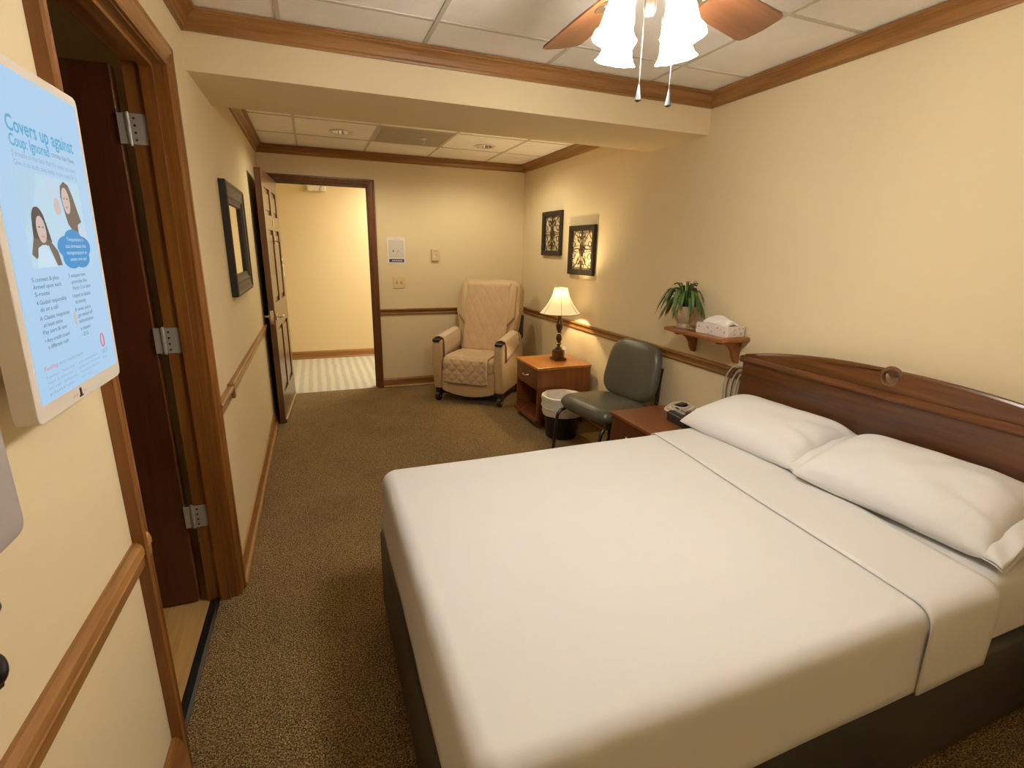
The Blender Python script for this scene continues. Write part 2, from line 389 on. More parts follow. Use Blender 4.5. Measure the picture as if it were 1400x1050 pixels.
# bathroom behind the left doorway
wall('wall_bathroom', 'unlit cream wall of the bathroom behind the left doorway', [(-1.75, -1.65, -5.2, -2.6, 0, 2.45), (-1.65, -WT, -5.2, -5.1, 0, 2.45), (-1.65, -WT, -2.7, -2.6, 0, 2.45)])
struct(box('floor_bathroom', BATHFLOOR, None, -1.65, -0.105, -5.1, -2.7, -0.03, 0.0), 'tan bathroom floor inside the left doorway', 'floor')
struct(box('ceiling_bathroom', TILE, None, -1.75, -WT, -5.2, -2.6, 2.40, 2.45), 'plain bathroom ceiling behind the left doorway', 'ceiling')
struct(MB().prism([(-0.108, 0), (-0.070, 0), (-0.070, 0.004), (-0.080, 0.010), (-0.098, 0.010), (-0.108, 0.004)], 'y', DY0, DY1).build('trim_threshold', BLACK, None, at=1), 'black rubber threshold strip under the left doorway', 'threshold')

# ---- ceiling: slab + individual tiles + grid bars
ceil = struct(MB().box(-WT, W + 0.1, YN, 0.12, 2.45, 2.50).build('ceiling', TILE, None, at=1), 'white suspended tile ceiling with a metal grid', 'ceiling')
GX = [0.0, 0.355, 0.945, 1.545, 2.145, W]
GY_F = [YN, -5.505, -4.91, -4.315, -3.72, -3.125, YB]
GY_R = [YB2, -1.80, -1.20, -0.60, 0.0]
CANS = [(0.70, -0.845), (1.90, -0.82)]
ZT = HC + 0.004
def ring_tile(x0, x1, y0, y1, cx, cy, r, n=32):
    b = MB().bm; lo = []; hi = []; sq = []
    for i in range(n):
        a = 2 * PI * i / n + 0.01; dx, dy = math.cos(a), math.sin(a)
        t = min([(x1 - cx) / dx if dx > 0 else (x0 - cx) / dx, (y1 - cy) / dy if dy > 0 else (y0 - cy) / dy])
        lo.append(b.verts.new((cx + r * dx, cy + r * dy, ZT))); hi.append(b.verts.new((cx + r * dx, cy + r * dy, ZT + 0.02)))
        sq.append(b.verts.new((cx + t * dx, cy + t * dy, ZT)))
    for i in range(n):
        j = (i + 1) % n
        b.faces.new((lo[i], lo[j], sq[j], sq[i])); b.faces.new((lo[i], hi[i], hi[j], lo[j]))
    m = MB(); m.bm.free(); m.bm = b
    return m
tile_mesh = {}
for ys in (GY_F, GY_R):
    for iy in range(len(ys) - 1):
        for ix in range(len(GX) - 1):
            x0, x1, y0, y1 = GX[ix] + .004, GX[ix + 1] - .004, ys[iy] + .004, ys[iy + 1] - .004
            hole = [c for c in CANS if x0 < c[0] < x1 and y0 < c[1] < y1]
            if ix == 2 and ys is GY_R and iy == 2: continue      # vent sits here
            if hole:
                ring_tile(x0, x1, y0, y1, hole[0][0], hole[0][1], 0.074).build('ceiling_tile', TILE, ceil)
            else:
                MB().box(x0, x1, y0, y1, ZT, ZT + 0.015).build('ceiling_tile', TILE, ceil)
for ys in (GY_F, GY_R):
    for x in GX[1:-1]: box('grid_bar', GRID, ceil, x - .009, x + .009, ys[0], ys[-1], HC, HC + .012)
    for y in ys[1:-1]: box('grid_bar', GRID, ceil, 0, W, y - .009, y + .009, HC + .0004, HC + .0124)

# ---- trims
CROWN = [(0, 2.278), (0.010, 2.278), (0.013, 2.286), (0.020, 2.290), (0.023, 2.297), (0.028, 2.308), (0.038, 2.321), (0.048, 2.328), (0.054, 2.329), (0.058, 2.335), (0.066, 2.337), (0.066, HC), (0, HC)]
def run(name, label, prof, axis, base, sgn, a, b, m, cat='trim'):
    """axis y: wall at x=base, profile grows by sgn in x; axis x: wall at y=base"""
    return struct(MB().prism([(base + sgn * d, z) for d, z in prof], axis, a, b).build(name, m, None, smooth=False, at=1), label, cat)
run('trim_crown_left_near', 'oak crown molding along the left wall above the bathroom door', CROWN, 'y', 0, 1, YN, YB, OAKy, 'molding')
run('trim_crown_right_near', 'oak crown molding along the right wall above the bed', CROWN, 'y', W, -1, YN, YB, OAKy, 'molding')
run('trim_crown_beam', 'oak crown molding across the front of the beam', CROWN, 'x', YB, -1, 0, W, OAKx, 'molding')
run('trim_crown_front', 'oak crown molding on the wall behind the viewer', CROWN, 'x', YN, 1, 0, W, OAKx, 'molding')
run('trim_crown_left_far', 'oak crown molding on the left wall beyond the beam', CROWN, 'y', 0, 1, YB2, 0, OAKy, 'molding')
run('trim_crown_right_far', 'oak crown molding on the right wall beyond the beam', CROWN, 'y', W, -1, YB2, 0, OAKy, 'molding')
run('trim_crown_back', 'oak crown molding along the far wall above the door', CROWN, 'x', 0, -1, 0, W, OAKx, 'molding')
RAIL = [(0, 0.786), (0.010, 0.786), (0.014, 0.796), (0.010, 0.806), (0.010, 0.822), (0.017, 0.828), (0.024, 0.836), (0.024, 0.846), (0.018, 0.850), (0, 0.850)]
run('trim_rail_back', 'dark oak chair rail on the far wall behind the recliner', RAIL, 'x', 0, -1, FX1 + 0.065, W, OAKx, 'chair rail')
run('trim_rail_right', 'oak chair rail along the right wall behind lamp and chair', RAIL, 'y', W, -1, YN, 0, OAKy, 'chair rail')
run('trim_rail_left_far', 'oak chair rail on the left wall under the mirror', RAIL, 'y', 0, 1, -2.83, 0, OAKy, 'chair rail')
rl = run('trim_rail_left_middle', 'short oak chair rail piece beside the bathroom door', [(d * 1.15, z - .004) for d, z in RAIL], 'y', 0, 1, -3.16, -2.83, OAKy, 'chair rail')
MB().box(0, 0.029, -2.850, -2.818, 0.786, 0.855, 0.003).build('rail_block', OAKy, rl)
RAILN = [(0, 0.784), (0.012, 0.784), (0.016, 0.790), (0.017, 0.815), (0.020, 0.818), (0.018, 0.821), (0.020, 0.824), (0.017, 0.838), (0.008, 0.848), (0, 0.848)]
run('trim_rail_left_near', 'wide oak chair rail on the left wall below the screen', RAILN, 'y', 0, 1, YN, -4.142, OAKy, 'chair rail')
BASE = [(0, 0), (0.030, 0), (0.029, 0.010), (0.023, 0.017), (0.014, 0.020), (0.014, 0.085), (0.009, 0.098), (0, 0.102)]
run('baseboard_left', 'oak baseboard along the left wall beyond the bathroom door', BASE, 'y', 0, 1, -3.16, 0, OAKy, 'baseboard')
run('baseboard_left_near', 'tall oak skirting board at the near edge of the left doorway', [(0, 0), (.026, 0), (.026, .27), (.018, .295), (.010, .308), (0, .308)], 'y', 0, 1, YN, -4.19, OAKy, 'baseboard')
run('baseboard_back', 'oak baseboard along the far wall under the chair rail', BASE, 'x', 0, -1, FX1 + 0.065, W, OAKx, 'baseboard')
run('baseboard_right', 'oak baseboard along the right wall', BASE, 'y', W, -1, YN, 0, OAKy, 'baseboard')
run('baseboard_corridor', 'oak baseboard along the corridor wall', BASE, 'x', 1.76, -1, -1.6, 4.2, OAKx, 'baseboard')

# ---- door casings and jambs
def casing_x(name, label):   # left doorway, in wall x = 0 facing +x
    p = sempty(name, label, 'door frame'); cw = 0.070
    for y0, s in ((DY1, 1), (DY0, -1)):
        a, b = sorted((y0 + s * .004, y0 + s * cw))
        top = DH + cw
        prof = [(a, 0), (b, 0)]
        pts = [(0.0, y0 + s * .004), (0.010, y0 + s * .004), (0.014, y0 + s * .012), (0.011, y0 + s * .020), (0.016, y0 + s * .044), (0.022, y0 + s * .052), (0.022, y0 + s * cw), (0, y0 + s * cw)]
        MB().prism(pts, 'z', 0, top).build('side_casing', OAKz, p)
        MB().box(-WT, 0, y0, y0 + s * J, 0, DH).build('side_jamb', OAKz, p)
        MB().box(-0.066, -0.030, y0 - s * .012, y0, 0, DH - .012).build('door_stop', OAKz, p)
    z0 = DH
    pts = [(0, z0 + .004), (0.010, z0 + .004), (0.014, z0 + .012), (0.011, z0 + .020), (0.016, z0 + .044), (0.022, z0 + .052), (0.022, z0 + cw), (0, z0 + cw)]
    MB().prism(pts, 'y', DY0 - cw, DY1 + cw).build('head_casing', OAKy, p)
    MB().box(-WT, 0, DY0, DY1, DH, DH + J).build('head_jamb', OAKy, p)
    MB().box(-0.066, -0.030, DY0, DY1, DH - .012, DH).build('head_stop', OAKy, p)
    return p
casing_x('trim_bathroom_doorway', 'oak casing and jambs framing the left bathroom doorway')
def casing_y(name, label):   # far doorway, wall y = 0 facing -y
    p = sempty(name, label, 'door frame'); cw = 0.062
    for x0, s in ((FX1, 1), (FX0, -1)):
        pts = [(x0 + s * .004, 0), (x0 + s * .004, -0.010), (x0 + s * .014, -0.014), (x0 + s * .022, -0.011), (x0 + s * .042, -0.016), (x0 + s * .048, -0.021), (x0 + s * cw, -0.021), (x0 + s * cw, 0)]
        MB().prism(pts, 'z', 0, FH + cw).build('side_casing', DARKC, p)
        MB().box(x0, x0 + s * J, 0, .12, 0, FH).build('side_jamb', DARKC, p)
        MB().box(x0 - s * .012, x0, .05, .085, 0, FH - .012).build('door_stop', DARKC, p)
    z0 = FH
    pts = [(0, z0 + .004), (-0.010, z0 + .004), (-0.014, z0 + .014), (-0.011, z0 + .022), (-0.016, z0 + .042), (-0.021, z0 + .048), (-0.021, z0 + cw), (0, z0 + cw)]
    MB().prism(pts, 'x', FX0 - cw, FX1 + cw).build('head_casing', DARKC, p)
    MB().box(FX0, FX1, 0, .12, FH, FH + J).build('head_jamb', DARKC, p)
    MB().box(FX0, FX1, .05, .085, FH - .012, FH).build('head_stop', DARKC, p)
DARKC = wood('walnut_casing', (0.105, 0.034, 0.008), (0.18, 0.064, 0.016), 'z', 0.35)
casing_y('trim_corridor_doorway', 'brown wooden casing framing the far corridor doorway')

# ---- far door leaf: six panels, swung open along the left wall
def six_panel_door():
    wd, hd, th = 0.90, 2.03, 0.044
    ang = R(-90 - 3.4)
    d = sempty('door_1', 'dark six-panel wooden door swung open against the left wall', 'door', (FX0, -0.012, 0.008), ang)
    # local: x along leaf from hinge, y thickness (0..th), +y side faces the room
    s, mid = 0.115, 0.10
    xs = [(s, wd / 2 - mid / 2), (wd / 2 + mid / 2, wd - s)]
    zs = [(0.235, 0.80), (1.005, 1.585), (1.70, 1.905)]
    for x0, x1 in ((0, s), (wd / 2 - mid / 2, wd / 2 + mid / 2), (wd - s, wd)):
        box('stile', DOORM, d, x0, x1, 0, th, 0, hd)
    for z0, z1 in ((0, zs[0][0]), (zs[0][1], zs[1][0]), (zs[1][1], zs[2][0]), (zs[2][1], hd)):
        for x0, x1 in xs: box('rail', DOORM, d, x0, x1, 0, th, z0, z1)
    for x0, x1 in xs:
        for z0, z1 in zs:
            b = MB().box(x0, x1, 0.014, th - 0.014, z0, z1)
            b.box(x0 + .035, x1 - .035, 0.006, th - 0.006, z0 + .035, z1 - .035, 0.005, 1)
            b.build('door_panel', DOORM, d)
    # lever sets on both faces, latch plate on the free edge
    hx, hz = wd - 0.065, 0.90
    for side, y in ((1, th), (-1, 0.0)):
        l = MB().cyl((hx, y if side > 0 else -0.008, hz), 0.032, 0.008, 20, 'y').build('lever_rose', CHROME, d, True)
        q = MB().cyl((hx, y if side > 0 else -0.047, hz), 0.011, 0.047, 12, 'y')
        q.tube([(hx, y + side * .044, hz), (hx - .03, y + side * .046, hz + .004), (hx - .075, y + side * .046, hz - .004), (hx - .115, y + side * .040, hz - .012)], 0.010, 8)
        q.build('lever_handle', CHROME, d, True)
    MB().box(wd, wd + .002, .009, .035, hz - .055, hz + .055).cyl((wd, .022, hz), .008, .012, 10, 'x').build('latch_plate', CHROME, d)
    MB().box(.01, wd - .01, th, th + .012, 0.004, .030, .003).build('door_sweep', NICKEL, d)
    MB().box(wd - .05, wd - .002, -.004, th + .004, -.004, .012).build('edge_guard', BLACK, d)
    MB().box(wd / 2 - .02, wd / 2 + .022, th, th + .004, 1.615, 1.675, .002).build('viewer_plate', NICKEL, d)
    h = MB().box(wd / 2 - .028, wd / 2 + .028, th, th + .006, 1.47, 1.54, .003)
    h.tube([(wd / 2, th + .006, 1.50), (wd / 2, th + .03, 1.49), (wd / 2, th + .04, 1.50), (wd / 2, th + .04, 1.515)], .006, 8)
    h.build('coat_hook', CHROME, d)
    for i in range(3): MB().cyl((-0.004, -0.006, 0.22 + .78 * i), 0.008, .10, 10).build('hinge', NICKEL, d)
    return d, Matrix.Translation((FX0, -0.012, .008)) @ Matrix.Rotation(ang, 4, 'Z'), wd, th
door1, DM, dwd, dth = six_panel_door()
kt = thing('key_tags', 'brown strap with white tags hanging from the door hook', 'tags', tuple(DM @ Vector((dwd / 2 - .01, dth + .036, 1.30))), R(-93.4))
MB().box(-.011, .011, -.004, .004, .02, .205, .003).build('strap', wood('tag_brown', (.09, .035, .012), (.15, .06, .02), 'z'), kt)
MB().box(-.03, .012, .003, .007, -.06, .06, .002).build('tag', PAPER, kt)
MB().box(-.012, .032, .008, .011, -.10, .0, .002, mtx=Matrix.Rotation(R(12), 4, 'Y')).build('tag', PAPER, kt)
MB().tube([(.0 + .016 * math.cos(a * PI / 8), .006, .02 + .016 * math.sin(a * PI / 8)) for a in range(16)], .003, 6, True).build('ring', CHROME, kt)

# ---- bathroom door leaf: flat dark slab opened into the bathroom, three hinges
d2 = sempty('door_2', 'dark mahogany flat door opened into the bathroom on the left', 'door', (-0.122, DY1 + 0.008, 0.008))
box('door_slab', DARKz, d2, -0.905, -0.030, 0.002, 0.046, 0, 2.02, 0.002, 1)
box('lit_edge', OAKz, d2, -0.0302, -0.0285, 0.004, 0.044, 0.002, 2.018)  # lighter wood strip paints the light caught on the slab's edge
for z in (0.350, 1.072, 1.782):
    h = MB()
    h.box(-0.0300, -0.0275, -.004, 0.040, z, z + .095, .0008, 1).box(-.0285, -.004, -.010, -.006, z + .001, z + .094).build('hinge_leaf', HINGEM, d2)
    h = MB().box(0.004, .052, -.0115, -.0085, z, z + .095, .001, 1).build('hinge_leaf', HINGEM, d2)
    for dz in (.014, .036, .058, .080):
        MB().cyl((.018 + .02 * ((dz * 1000) % 2), -.0130, z + dz), .004, .002, 8, 'y').build('screw', BLACKM, h)
    k = MB()
    for i in range(5): k.cyl((0.0, -.008, z + .019 * i + .0008), .0075, .0176, 12)
    k.cyl((0, -.008, z - .004), .005, .103, 10).build('hinge_pin', HINGEM, d2, True)

# ------------------------------------------------------------------ recessed lights, vent, sprinkler
for i, (x, y) in enumerate(CANS):
    t = thing('recessed_light', ['round recessed ceiling light nearer the open door', 'round recessed ceiling light nearer the right wall'][i], 'ceiling light', (x, y, HC - .004), 0, 'recessed lights in the low ceiling')
    MB().lathe([(.072, .002), (.094, .001), (.096, .005), (.092, .0085), (.072, .0085)], 36, caps=False).build('trim_ring', WHITEP, t, True)
    MB().lathe([(.072, .003), (.062, .03), (.050, .075), (.048, .095), (.0, .096)], 36, caps=False).build('reflector', CHROME, t, True)
    MB().lathe([(.0, .040), (.030, .042), (.040, .055), (.036, .072), (.0, .09)], 24, caps=False).build('bulb', CANBULB, t, True)
    light('recessed_lamp', 'SPOT', (x, y, HC - .012), CAN_W, (1.0, 0.89, 0.64), 0.05, (0, 0, 0), R(165))
v = thing('ceiling_vent', 'grey perforated return air grille set in the low ceiling', 'vent', (1.245, -0.90, HC - .003))
MB().box(-.292, .292, -.292, .292, .004, .012).build('backing', VENT, v)
for a, b_, c, d_ in ((-.295, .295, -.295, -.275), (-.295, .295, .275, .295), (-.295, -.275, -.275, .275), (.275, .295, -.275, .275)):
    box('frame', VENT, v, a, b_, c, d_, .0, .006)
for i in range(18): box('slat', VENT, v, -.275, .275, -.262 + i * .0305, -.252 + i * .0305, .001, .005)
sp = thing('sprinkler', 'small white fire sprinkler head hanging from the grey ceiling grille', 'sprinkler', (1.33, -.93, HC - .045))
MB().lathe([(.0, .042), (.03, .042), (.03, .038), (.012, .034), (.009, .022), (.0, .022)], 16, caps=False).build('escutcheon', WHITEP, sp, True)
MB().tube([(-.01, 0, .03), (-.011, 0, .012), (0, 0, .004), (.011, 0, .012), (.01, 0, .03)], .0025, 6).build('yoke', WHITEP, sp)
MB().cyl((0, 0, 0), .014, .003, 14).build('deflector', WHITEP, sp)

# ------------------------------------------------------------------ bed
bed = thing('bed', 'double bed with dark vinyl base and carved brown headboard', 'bed', (1.56, -4.135, 0))
BX0, BX1, BY0, BY1 = 0.585, 2.535, -4.765, -3.50       # base footprint (world)
def L(x0, x1, y0, y1): return x0 - 1.56, x1 - 1.56, y0 + 4.135, y1 + 4.135
MB().box(*L(BX0 - .006, BX1, BY0, BY1), 0.02, 0.385, 0.03, 4).build('bed_base', VINYL, bed, True)
for x in (.70, 2.4):
    for y in (-4.66, -3.60): MB().cyl((x - 1.56, y + 4.135, 0), .025, .03, 12).build('leg', BLACK, bed)
MB().box(*L(0.612, 2.52, -4.762, -3.505), 0.385, 0.618, 0.042, 5).build('mattress', SHEET, bed, True)
# headboard
hb = MB().box(2.535 - 1.56, 2.575 - 1.56, -4.86 + 4.135, -3.375 + 4.135, 0.10, 0.925)
HBO = hb.build('headboard', HBD, bed)
def arch(t):   # t in 0..1 across the board
    k = 2 * t - 1
    return 0.945 + 0.083 * (1 - abs(k) ** 2.2)
pts = [(-4.865 + 1.495 * i / 40 + 4.135, arch(i / 40)) for i in range(41)]
cy0 = -4.113 + 4.135; rz0 = 1.006; rr = 0.034
# arched crest built in two halves around the round cut-out
def crest(sign):
    half = [p for p in pts if sign * (p[0] - cy0) > rr]
    half.sort(key=lambda p: sign * (p[0] - cy0))
    ang = [R(90 - 180 * i / 16) for i in range(17)]
    hole = [(cy0 + sign * rr * math.cos(a), rz0 + rr * math.sin(a)) for a in ang]
    b = MB(); bm = b.bm
    poly = [(cy0, arch(.503))] + half + [(half[-1][0], 0.925), (cy0, 0.925)] + hole[::-1]
    return b.prism(poly, 'x', 2.542 - 1.56, 2.566 - 1.56)
for sg in (1, -1): crest(sg).build('crest', HBT, HBO)
MB().prism([(2.520 - 1.56, .922), (2.516 - 1.56, .930), (2.520 - 1.56, .944), (2.530 - 1.56, .950), (2.578 - 1.56, .950), (2.578 - 1.56, .922), (2.526 - 1.56, .915)], 'y', -4.875 + 4.135, -3.362 + 4.135).build('crest_molding', HBT, HBO)
MB().tube([(2.554 - 1.56, p[0], p[1]) for p in pts], .011, 8).build('arch_bead', HBT, HBO, True)
MB().tube([(2.548 - 1.56, cy0 + (rr + .004) * math.cos(a * PI / 14), rz0 + (rr + .004) * math.sin(a * PI / 14)) for a in range(28)], .009, 8, True).build('cutout_ring', HBT, HBO, True)
MB().cyl((2.556 - 1.56, cy0 + .002, rz0 + .014), .018, .010, 24, 'x').build('cutout_disc', HBT, HBO)

# flat sheet over the mattress (rounded slab open at the bottom)
def cloth(name, x0, x1, y0, y1, ztop, zb, rad, parent, m, wob=0.004, seed=0, foot=True, nx=60, ny=44, sides=(True, True), solid=.003, flare=0.0):
    """drape: grid wrapped over top and two long sides (and the foot when asked)"""
    prof = []   # across y: from near hem up over to far hem
    drop = ztop - zb
    def across(n):
        out = []
        hs = 7
        for i in range(hs): out.append((0.0, zb + (ztop - rad - zb) * i / hs))
        for i in range(6):
            a = R(90) * i / 6; out.append((rad * (1 - math.cos(a)), ztop - rad + rad * math.sin(a)))
        return out
    edge = across(0)
    wid = y1 - y0
    cols = []
    for d, z in edge: cols.append((y0 + d - flare * (1 if z < ztop - rad else 0) * (ztop - z), z, 0))
    for i in range(ny + 1):
        t = i / ny; y = y0 + rad + (wid - 2 * rad) * t; cols.append((y, ztop, 1))
    for d, z in reversed(edge): cols.append((y1 - d, z, 0))
    rows = []
    if foot:
        for d, z in edge: rows.append((x0 + d, z, 0))
    nlin = nx
    xs = x0 + (rad if foot else 0)
    for i in range(nlin + 1): rows.append((xs + (x1 - xs) * i / nlin, ztop, 1))
    b = MB(); V = []
    for (x, zx, tx) in rows:
        row = []
        for (y, zy, ty) in cols:
            xx, yy = x, y
            if tx == 0 and ty == 0:
                z = min(zx, zy)
                # round the vertical corner
                cx, cyy = x0 + rad * 1.6, (y0 + rad * 1.6 if y < (y0 + y1) / 2 else y1 - rad * 1.6)
            else: z = zx if ty else zy
            if tx == 0 and ty == 0:
                vx, vy = xx - cx, yy - cyy
                m_ = max(abs(vx), abs(vy)); l_ = math.hypot(vx, vy)
                if l_ > 1e-6:
                    f_ = m_ / l_; xx, yy = cx + vx * f_, cyy + vy * f_
            n1 = noise.noise(Vector((xx * 2.3 + seed, yy * 2.3, z * 3.0))) * wob
            n2 = noise.noise(Vector((xx * 6 + seed, yy * 6, z * 5.0 + 9))) * wob * .35
            if ty and tx: z += n1 + n2
            else:
                if not ty: yy += (n1 + n2 * 1.2) * 1.2
                if not tx: xx += (n1 + n2) * 1.2
            row.append(b.bm.verts.new((xx, yy, z)))
        V.append(row)
    for i in range(len(V) - 1):
        for j in range(len(V[0]) - 1): b.bm.faces.new((V[i][j], V[i + 1][j], V[i + 1][j + 1], V[i][j + 1]))
    return b.build(name, m, parent, True, subsurf=0, solid=solid)
def drape(name, x0, x1, y0, y1, ztop, zb, rad, rc, m, wob=.005, seed=3.0):
    def outline(ins, n=12):
        r_ = max(rc - ins, .004); pts_ = []
        X0, X1, Y0, Y1 = x0 + ins, x1 - ins, y0 + ins, y1 - ins
        for (cx, cy, a0) in ((X1 - r_, Y1 - r_, 0), (X0 + r_, Y1 - r_, 90), (X0 + r_, Y0 + r_, 180), (X1 - r_, Y0 + r_, 270)):
            for i in range(n + 1): pts_.append((cx + r_ * math.cos(R(a0 + 90 * i / n)), cy + r_ * math.sin(R(a0 + 90 * i / n))))
        # straight runs subdivided
        out_ = []
        for i, p in enumerate(pts_):
            q = pts_[(i + 1) % len(pts_)]; out_.append(p)
            if i % (n + 1) == n:
                for k in range(1, 24): out_.append((p[0] + (q[0] - p[0]) * k / 24, p[1] + (q[1] - p[1]) * k / 24))
        return out_
    rings = []
    for i in range(9): rings.append((-.010 * (1 - i / 8) ** 2, zb + (ztop - rad - zb) * i / 8))
    for i in range(1, 8):
        a_ = R(90) * i / 7; rings.append((rad * (1 - math.cos(a_)), ztop - rad + rad * math.sin(a_)))
    half = min(x1 - x0, y1 - y0) / 2
    for i in range(1, 13): rings.append((rad + (half - rad - .004) * i / 12, ztop))
    b = MB(); V = []
    for (ins, z) in rings:
        row = []
        for (x, y) in outline(ins):
            dx, dy = x - (x0 + x1) / 2, y - (y0 + y1) / 2
            n1 = noise.noise(Vector((x * 2.3 + seed, y * 2.3, z * 3))) * wob + noise.noise(Vector((x * 6 + seed, y * 6, z * 5 + 9))) * wob * .35
            zz = z
            if ins > rad * .9: zz += n1
            else:
                side = max(0.0, min(1.0, (ztop - z) / .06))
                if abs(dx) / (x1 - x0) > abs(dy) / (y1 - y0): x += n1 * 1.2 * (1 if dx > 0 else -1)
                else: y += n1 * 1.2 * (1 if dy > 0 else -1)
                # tucked corner fold at the foot of the bed
                for sy, yy in ((1, y1), (-1, y0)):
                    t_ = (x - x0) - .055 + .10 * (ztop - z) * .2
                    if sy * (y - (y0 + y1) / 2) > 0 and dx < 0 and abs(y - yy) < .03:
                        y += sy * side * (.006 * math.exp(-(t_ / .018) ** 2) - .005 * math.exp(-((t_ - .035) / .012) ** 2))
            row.append(b.bm.verts.new((x, y, zz)))
        V.append(row)
    N_ = len(V[0])
    for i in range(len(V) - 1):
        for j in range(N_): b.bm.faces.new((V[i][j], V[i][(j + 1) % N_], V[i + 1][(j + 1) % N_], V[i + 1][j]))
    b.bm.faces.new(V[-1])
    return b.build(name, m, None, True, solid=.003)
sh = drape('flat_sheet', 0.598, 1.95, -4.782, -3.488, 0.626, 0.396, 0.046, 0.060, SHEET)
tag(sh, 'smooth white flat sheet stretched over the foot of the bed', 'sheet')
fold = cloth('turned_down_sheet', 1.80, 2.09, -4.790, -3.481, 0.633, 0.390, 0.048, None, SHEET, 0.004, 3, foot=False, nx=14, solid=.005, flare=.02)
# slant the fold line a little and give it a soft hem
for vv in fold.data.vertices:
    wx = vv.co.x + fold.location.x; wy = vv.co.y + fold.location.y
    t = (wy + 4.78) / 1.28
    vv.co.x += 0.085 * t * (1.0 if wx < 1.95 else 1.7) - 0.03 * (1 - t)
tag(fold, 'white turned-down sheet band across the bed before the pillows', 'sheet')
MB().tube([(0.607, -4.706 + .004 * i, .60 - .016 * i - .002 * i * i) for i in range(8)], .0022, 6).build('corner_seam', CABLE, sh) if False else None

def pillow(name, label, cx, cy, z, lx, ly, h, rz, rx, ry, seed):
    b = MB(); n = 30
    V = {}
    def pt(u, v, side):
        e = 0.5
        t = max(0.0, (1 - abs(u) ** 2.6)) ** e * max(0.0, (1 - abs(v) ** 4.5)) ** e
        # pinch the sides inward between the corners
        x = u * lx / 2 * (1 - 0.055 * (1 - v * v) * abs(u) ** 3); y = v * ly / 2 * (1 - 0.035 * (1 - u * u) * abs(v) ** 3)
        zz = side * h * t * (0.62 if side > 0 else 0.38)
        wr = noise.noise(Vector((u * 2.2 + seed, v * 2.6, side))) * .010 * t
        cr = math.sin(9 * u + 5 * noise.noise(Vector((u * 2, v * 2, seed)))) * 0.006 * max(0, -v - .45) * 3.4 * t ** .5
        return Vector((x, y, zz + wr + cr))
    top = [[b.bm.verts.new(pt(-1 + 2 * i / n, -1 + 2 * j / n, 1)) for j in range(n + 1)] for i in range(n + 1)]
    bot = [[top[i][j] if i in (0, n) or j in (0, n) else b.bm.verts.new(pt(-1 + 2 * i / n, -1 + 2 * j / n, -1)) for j in range(n + 1)] for i in range(n + 1)]
    for i in range(n):
        for j in range(n):
            b.bm.faces.new((top[i][j], top[i + 1][j], top[i + 1][j + 1], top[i][j + 1])); b.bm.faces.new((bot[i][j], bot[i][j + 1], bot[i + 1][j + 1], bot[i + 1][j]))
    t = thing(name, label, 'pillow', (cx, cy, z), rz, 'pillows on the bed')
    t.rotation_euler = (rx, ry, rz)
    b.build('pillow_body', PILLOWM, t, True, subsurf=1)
    # open hem of the pillowcase at the near end
    q = MB(); nn = 26
    for s_ in (1, -1):
        q.grid(lambda a, c, s_=s_: Vector(((-1 + 2 * a) * lx / 2 * (.97 + .05 * c), -ly / 2 * (.93 + .17 * c) , s_ * (0.004 + (h * (.20 - .03 * c)) * max(0, 1 - abs(-1 + 2 * a) ** 3) ** .7 * (.45 if s_ < 0 else .8)) + .007 * math.sin(21 * a + 3 * c + seed) * (.3 + c) - .012 * c)), nn, 6)
    q.build('pillowcase_hem', PILLOWM, t, True, solid=.002)
    return t
pillow('pillow', 'white pillow at the far side of the bed by the nightstand', 2.305, -3.755, 0.694, 0.44, 0.63, 0.145, R(4), R(0), R(-10), 1.3)
pillow('pillow', 'white pillow at the near side of the bed with wrinkled open end', 2.315, -4.396, 0.698, 0.45, 0.615, 0.16, R(5), R(1), R(-10), 6.1)

# ------------------------------------------------------------------ recliner
rc = thing('recliner', 'tan high-back recliner with quilted covers and black casters in the corner', 'recliner', (1.713, -0.864, 0), R(-38.9))
def softbox(name, m, parent, x0, x1, y0, y1, z0, z1, bev, seg=4, mtx=None, sub=0):
    return MB().box(x0, x1, y0, y1, z0, z1, bev, seg, mtx).build(name, m, parent, True, subsurf=sub)
for s in (-1, 1):
    # arm: tall side panel with a rounded front top that rises to the back
    prof = [(0.02, 0.13), (0.0, 0.36), (-0.01, 0.55), (0.0, 0.60), (0.03, 0.618), (0.20, 0.630), (0.42, 0.668), (0.52, 0.665), (0.60, 0.62), (0.66, 0.45), (0.68, 0.13)]
    a = MB().prism(prof, 'x', s * 0.275, s * 0.365, 0.018).build('arm', BEIGE, rc, True)
    MB().prism([(-.012, .598), (-.014, .618), (.0, .628), (.07, .634), (.07, .626), (.01, .616)], 'x', s * .283, s * .357, .003).build('arm_cap', BLACK, a)
    # arm cover draped over the top
    cov = [(.262, .42), (.266, .60), (.278, .634), (.32, .648), (.362, .634), (.376, .59), (.382, .45)]
    def cf(u, v, s=s, cov=cov):
        y = .06 + .40 * u
        i = min(int(v * 6), 5); f = v * 6 - i
        px = cov[i][0] * (1 - f) + cov[i + 1][0] * f; pz = cov[i][1] * (1 - f) + cov[i + 1][1] * f
        lift = max(0, (y - .05)) * .105
        if pz < .5: pz += .05 * u
        return Vector((s * px, y, pz + lift - .004))
    MB().grid(cf, 10, 18).build('arm_cover', COVER, a, True, solid=.006)
    MB().tube([cf(0, v / 18) + Vector((0, -.003, 0)) for v in range(19)], .0045, 6).build('cover_piping', PIPING, a)
    MB().tube([cf(v / 10, 1) for v in range(11)], .0045, 6).build('cover_piping', PIPING, a)
